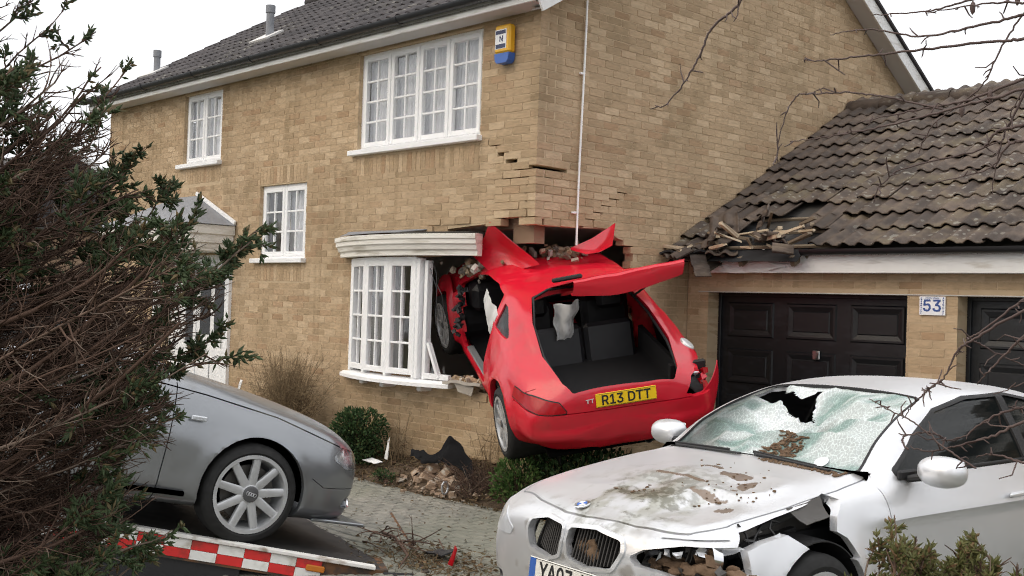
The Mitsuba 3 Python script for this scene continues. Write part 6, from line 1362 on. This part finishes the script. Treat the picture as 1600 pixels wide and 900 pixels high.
# bare birch overhanging from the right
BT = thing('birch_tree', 'bare birch with thin drooping twigs and catkins hanging in from the right', 'tree')
BO, ax_, ay_ = A([6.25, -4.62, 0]), A([.904, .427, 0]), A([-.427, .904, 0])
def bw(r_, z, d=0.): return BO+ax_*r_+ay_*d+A([0, 0, z])
b = MB(); b.tube([bw(1.15, -.1, .3), bw(1.12, 1.2, .32), bw(1.05, 2.6, .3), bw(1.0, 4.2, .25)], [.09, .08, .065, .04], 10); b.put('trunk', 'm_bark', BT, smooth=True)
BR = [[(.9, 2.55), (.169, 2.453), (.068, 2.453), (-.135, 2.443), (-.27, 2.436), (-.363, 2.434), (-.397, 2.448)], [(.9, 2.75), (.169, 2.60), (.034, 2.595), (-.10, 2.575), (-.236, 2.578)], [(.95, 2.55), (.169, 2.33), (.0, 2.288), (-.169, 2.25), (-.304, 2.228), (-.422, 2.217)], [(.95, 2.5), (.169, 2.27), (.076, 2.245), (.05, 2.21), (-.169, 2.15), (-.22, 2.07)], [(-.05, 2.29), (-.194, 2.33), (-.287, 2.347), (-.397, 2.350), (-.44, 2.313), (-.465, 2.20), (-.458, 2.17)], [(.3, 3.1), (-.45, 2.85), (-.591, 2.609), (-.659, 2.558), (-.70, 2.474), (-.743, 2.406), (-.802, 2.347), (-.828, 2.355)],
 [(.95, 2.1), (.169, 1.806), (.034, 1.713), (.0, 1.688), (-.034, 1.612), (-.084, 1.578)], [(.034, 1.713), (.06, 1.70), (.14, 1.66), (.25, 1.63)], [(.9, 1.7), (.169, 1.527), (.084, 1.477), (.0, 1.443), (-.068, 1.424), (-.11, 1.432)], [(-.11, 1.432), (-.125, 1.46), (-.07, 1.475), (-.03, 1.465), (-.02, 1.45)], [(.6, 1.6), (.2, 1.42), (.10, 1.435), (.05, 1.425)], [(-.034, 1.612), (-.07, 1.58), (-.10, 1.545), (-.13, 1.50)], [(.05, 1.40), (-.02, 1.44), (-.10, 1.50), (-.17, 1.53), (-.21, 1.55)], [(.8, 2.0), (.169, 1.745), (.12, 1.69), (.07, 1.63), (.05, 1.60)], [(.9, 2.35), (.2, 2.40), (.12, 2.30), (.09, 2.22), (.075, 2.10)], [(.169, 2.60), (.10, 2.50), (.04, 2.38), (-.08, 2.28), (-.11, 2.21)]]
rb = np.random.default_rng(55); allp = []
for k in (0, 1, 2, 3, 6, 8, 13, 14): BR.append([(x+.02+rb.normal(0, .012), z+sg+rb.normal(0, .012)) for x, z in BR[k][:-1] for sg in ((.06, -.05, .05, -.06, .05, .04, -.05, .06)[(0, 1, 2, 3, 6, 8, 13, 14).index(k)],)])
for br in BR:
    q = A(br); t = np.linspace(0, 1, len(q)); fr_, fz = PchipInterpolator(t, q[:, 0]), PchipInterpolator(t, q[:, 1]); n = 9*len(q); u = np.linspace(0, 1, n); d0 = rb.normal(.05, .07)
    pts = A([bw(float(fr_(a))+rb.normal(0, .0012), float(fz(a))+rb.normal(0, .0012), d0+.08*a) for a in u]); b = MB(); R = np.linspace(.0050 if br[0][0] > .25 else .0028, .0012, n); b.tube(pts, R, 6)
    for k in range(len(q)*2):
        i = rb.integers(2, n-1); d = unit(pts[i]-pts[i-1]+rb.normal(0, .8, 3)); l = rb.uniform(.008, .03) if rb.random() < .7 else rb.uniform(.03, .07); m = pts[i]+d*l*.6+rb.normal(0, .1, 3)*l; b.tube([pts[i], m, pts[i]+d*l], [.0022, .0018, .0012], 5); allp.append(pts[i]+d*l)
    b.put('twig', 'm_birch_twig', BT, smooth=True)
for r_, z in ((.014, 2.562), (.155, 2.575), (.118, 2.578), (.152, 2.455), (-.005, 2.30), (.06, 2.335)):
    p = bw(r_, z, .1); b = MB(); b.tube([p+A([0, 0, .016]), p+A([.001, 0, .008]), p, p+A([0, .001, -.012]), p+A([0, 0, -.020])], [.001, .006, .0075, .006, .001], 8); b.put('catkin', 'm_birch_twig', BT, smooth=True)
# bare straw coloured shrub by the wall
def stems(key, c, n, h, spread, r, m, rad=.0035, fork=3, lean=.0):
    b = MB()
    for k in range(n):
        p = A([c[0]+r.normal(0, spread*.25), c[1]+r.normal(0, .06), c[2]-.05]); a = r.normal(0, spread); hh = h*r.uniform(.5, 1.05); e = p+A([a+lean*hh, r.normal(0, .12), hh]); q = bez(p, (p+e)/2+A([-a*.25, 0, .06]), e, 6)+np.vstack([np.zeros((1, 3)), np.cumsum(r.normal(0, .008, (5, 3)), 0)]); b.tube(q, np.linspace(rad, rad*.35, 6), 4, uv=(r.random(), r.random()), cap=False)
        for j in range(fork):
            i = r.integers(2, 5); d = unit(q[i+1]-q[i]+r.normal(0, .45, 3)); l = hh*r.uniform(.12, .35); b.tube([q[i], q[i]+d*l*.5+r.normal(0, .01, 3), q[i]+d*l], [rad*.5, rad*.4, rad*.25], 3, uv=(r.random(), r.random()), cap=False)
    b.put('stems', m, key, smooth=True, withuv=True, kind='stuff')
k = thing('bare_shrub', 'leafless straw brown shrub fanning out against the wall below the landing window', 'shrub'); stems(k, (-3.45, -.42, .12), 330, 1.08, .40, np.random.default_rng(61), 'm_straw', .004, 5)
k = thing('dead_plant', 'thin dead upright stems against the wall right of the round green bush', 'plant'); stems(k, (-1.62, -.24, .15), 16, .62, .12, np.random.default_rng(62), 'm_straw', .005, 3, .08)
k = thing('dead_plant', 'tangle of reddish dead stems on the bed below the rear wheel of the red car', 'plant'); stems(k, (-.16, -.50, .06), 80, .34, .26, np.random.default_rng(63), 'm_dead_twig', .0035, 4)
k = thing('dead_plant', 'sparse dead stems rising behind the black liner at the house corner', 'plant'); stems(k, (-.30, -.20, .2), 18, .55, .16, np.random.default_rng(64), 'm_straw', .0035, 3)
k = thing('fallen_branch', 'broken dark branch with twigs lying under the nose of the grey car', 'branch'); rr_ = np.random.default_rng(65); b = MB()
for j in range(24):
    p = A([1.05+rr_.normal(0, .16), -2.35+rr_.normal(0, .10), .04+abs(rr_.normal(0, .04))]); d = unit(A([rr_.normal(.6, .6), rr_.normal(-.4, .5), rr_.normal(.08, .22)])); l = rr_.uniform(.12, .38); e = p+d*l; e[2] = max(.02, e[2]); b.tube(bez(p, (p+e)/2+rr_.normal(0, .03, 3)+A([0, 0, .02]), e, 5), np.linspace(.006, .0025, 5), 4, uv=(rr_.random(), .2), cap=False)
b.put('twigs', 'm_dead_twig', k, smooth=True, withuv=True, kind='stuff')
b = MB(); b.tube([A([.75, -2.2, .05]), A([1.1, -2.35, .09]), A([1.5, -2.55, .06]), A([1.62, -2.72, .02])], [.012, .011, .008, .005], 6); b.put('limb', 'm_dead_twig', k, smooth=True, withuv=True)
def bush(key, c, R, n, r, m, L=.035, W=.010, up=.25):
    P = r.normal(0, 1, (n, 3)); P /= np.linalg.norm(P, axis=1, keepdims=True); P *= r.random((n, 1))**.45; cl = meshkit.fbm(P*2.2+5, 3, 8); keep = cl+.25*r.random(n) > .50; P = P[keep]; cl = cl[keep]; lump = 1+.35*(meshkit.fbm(P*1.8, 2, 9)-.5)[:, None]; D = P+r.normal(0, .45, P.shape)+A([0, 0, up]); Q = A(c)+P*A(R)*lump; k2 = Q[:, 2] > .05; Q, D, cl = Q[k2], D[k2], cl[k2]; n = len(Q)
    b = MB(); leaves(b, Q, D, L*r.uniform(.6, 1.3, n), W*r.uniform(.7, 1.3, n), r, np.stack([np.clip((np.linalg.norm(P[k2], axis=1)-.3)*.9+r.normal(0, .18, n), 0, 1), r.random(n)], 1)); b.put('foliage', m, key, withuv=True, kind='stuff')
    b = MB()
    for j in range(26):
        e = A(c)+unit(r.normal(0, 1, 3)+A([0, 0, .5]))*A(R)*.8; b.tube(bez(A([c[0], c[1], .08]), A(c)-A([0, 0, R[2]*.3]), e, 5), np.linspace(.008, .002, 5), 4, uv=(r.random(), .3))
    b.put('stems', 'm_dead_twig', key, smooth=True, withuv=True)
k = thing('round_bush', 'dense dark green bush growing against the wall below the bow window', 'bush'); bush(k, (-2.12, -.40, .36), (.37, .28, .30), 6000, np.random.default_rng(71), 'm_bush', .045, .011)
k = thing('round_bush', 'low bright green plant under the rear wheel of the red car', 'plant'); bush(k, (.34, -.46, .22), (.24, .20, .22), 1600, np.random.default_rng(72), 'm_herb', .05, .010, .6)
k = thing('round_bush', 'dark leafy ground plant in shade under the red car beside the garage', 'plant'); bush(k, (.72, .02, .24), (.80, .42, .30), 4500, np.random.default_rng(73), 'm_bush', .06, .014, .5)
k = thing('round_bush', 'tiny dark weed at the kerb of the flower bed left of the rubble', 'plant'); bush(k, (-1.25, -.70, .06), (.16, .08, .09), 500, np.random.default_rng(74), 'm_bush', .03, .008, .4)
# houses beyond
neighbour('tiled house far beyond the left end of the brick house, seen through the conifer', -42., -28.6, 3., 11., 3.7, .62, 'x')
neighbour('dark roofed house behind the ridge of the garage', -2.5, 9., 13., 19.5, 4.2, .55, 'x')
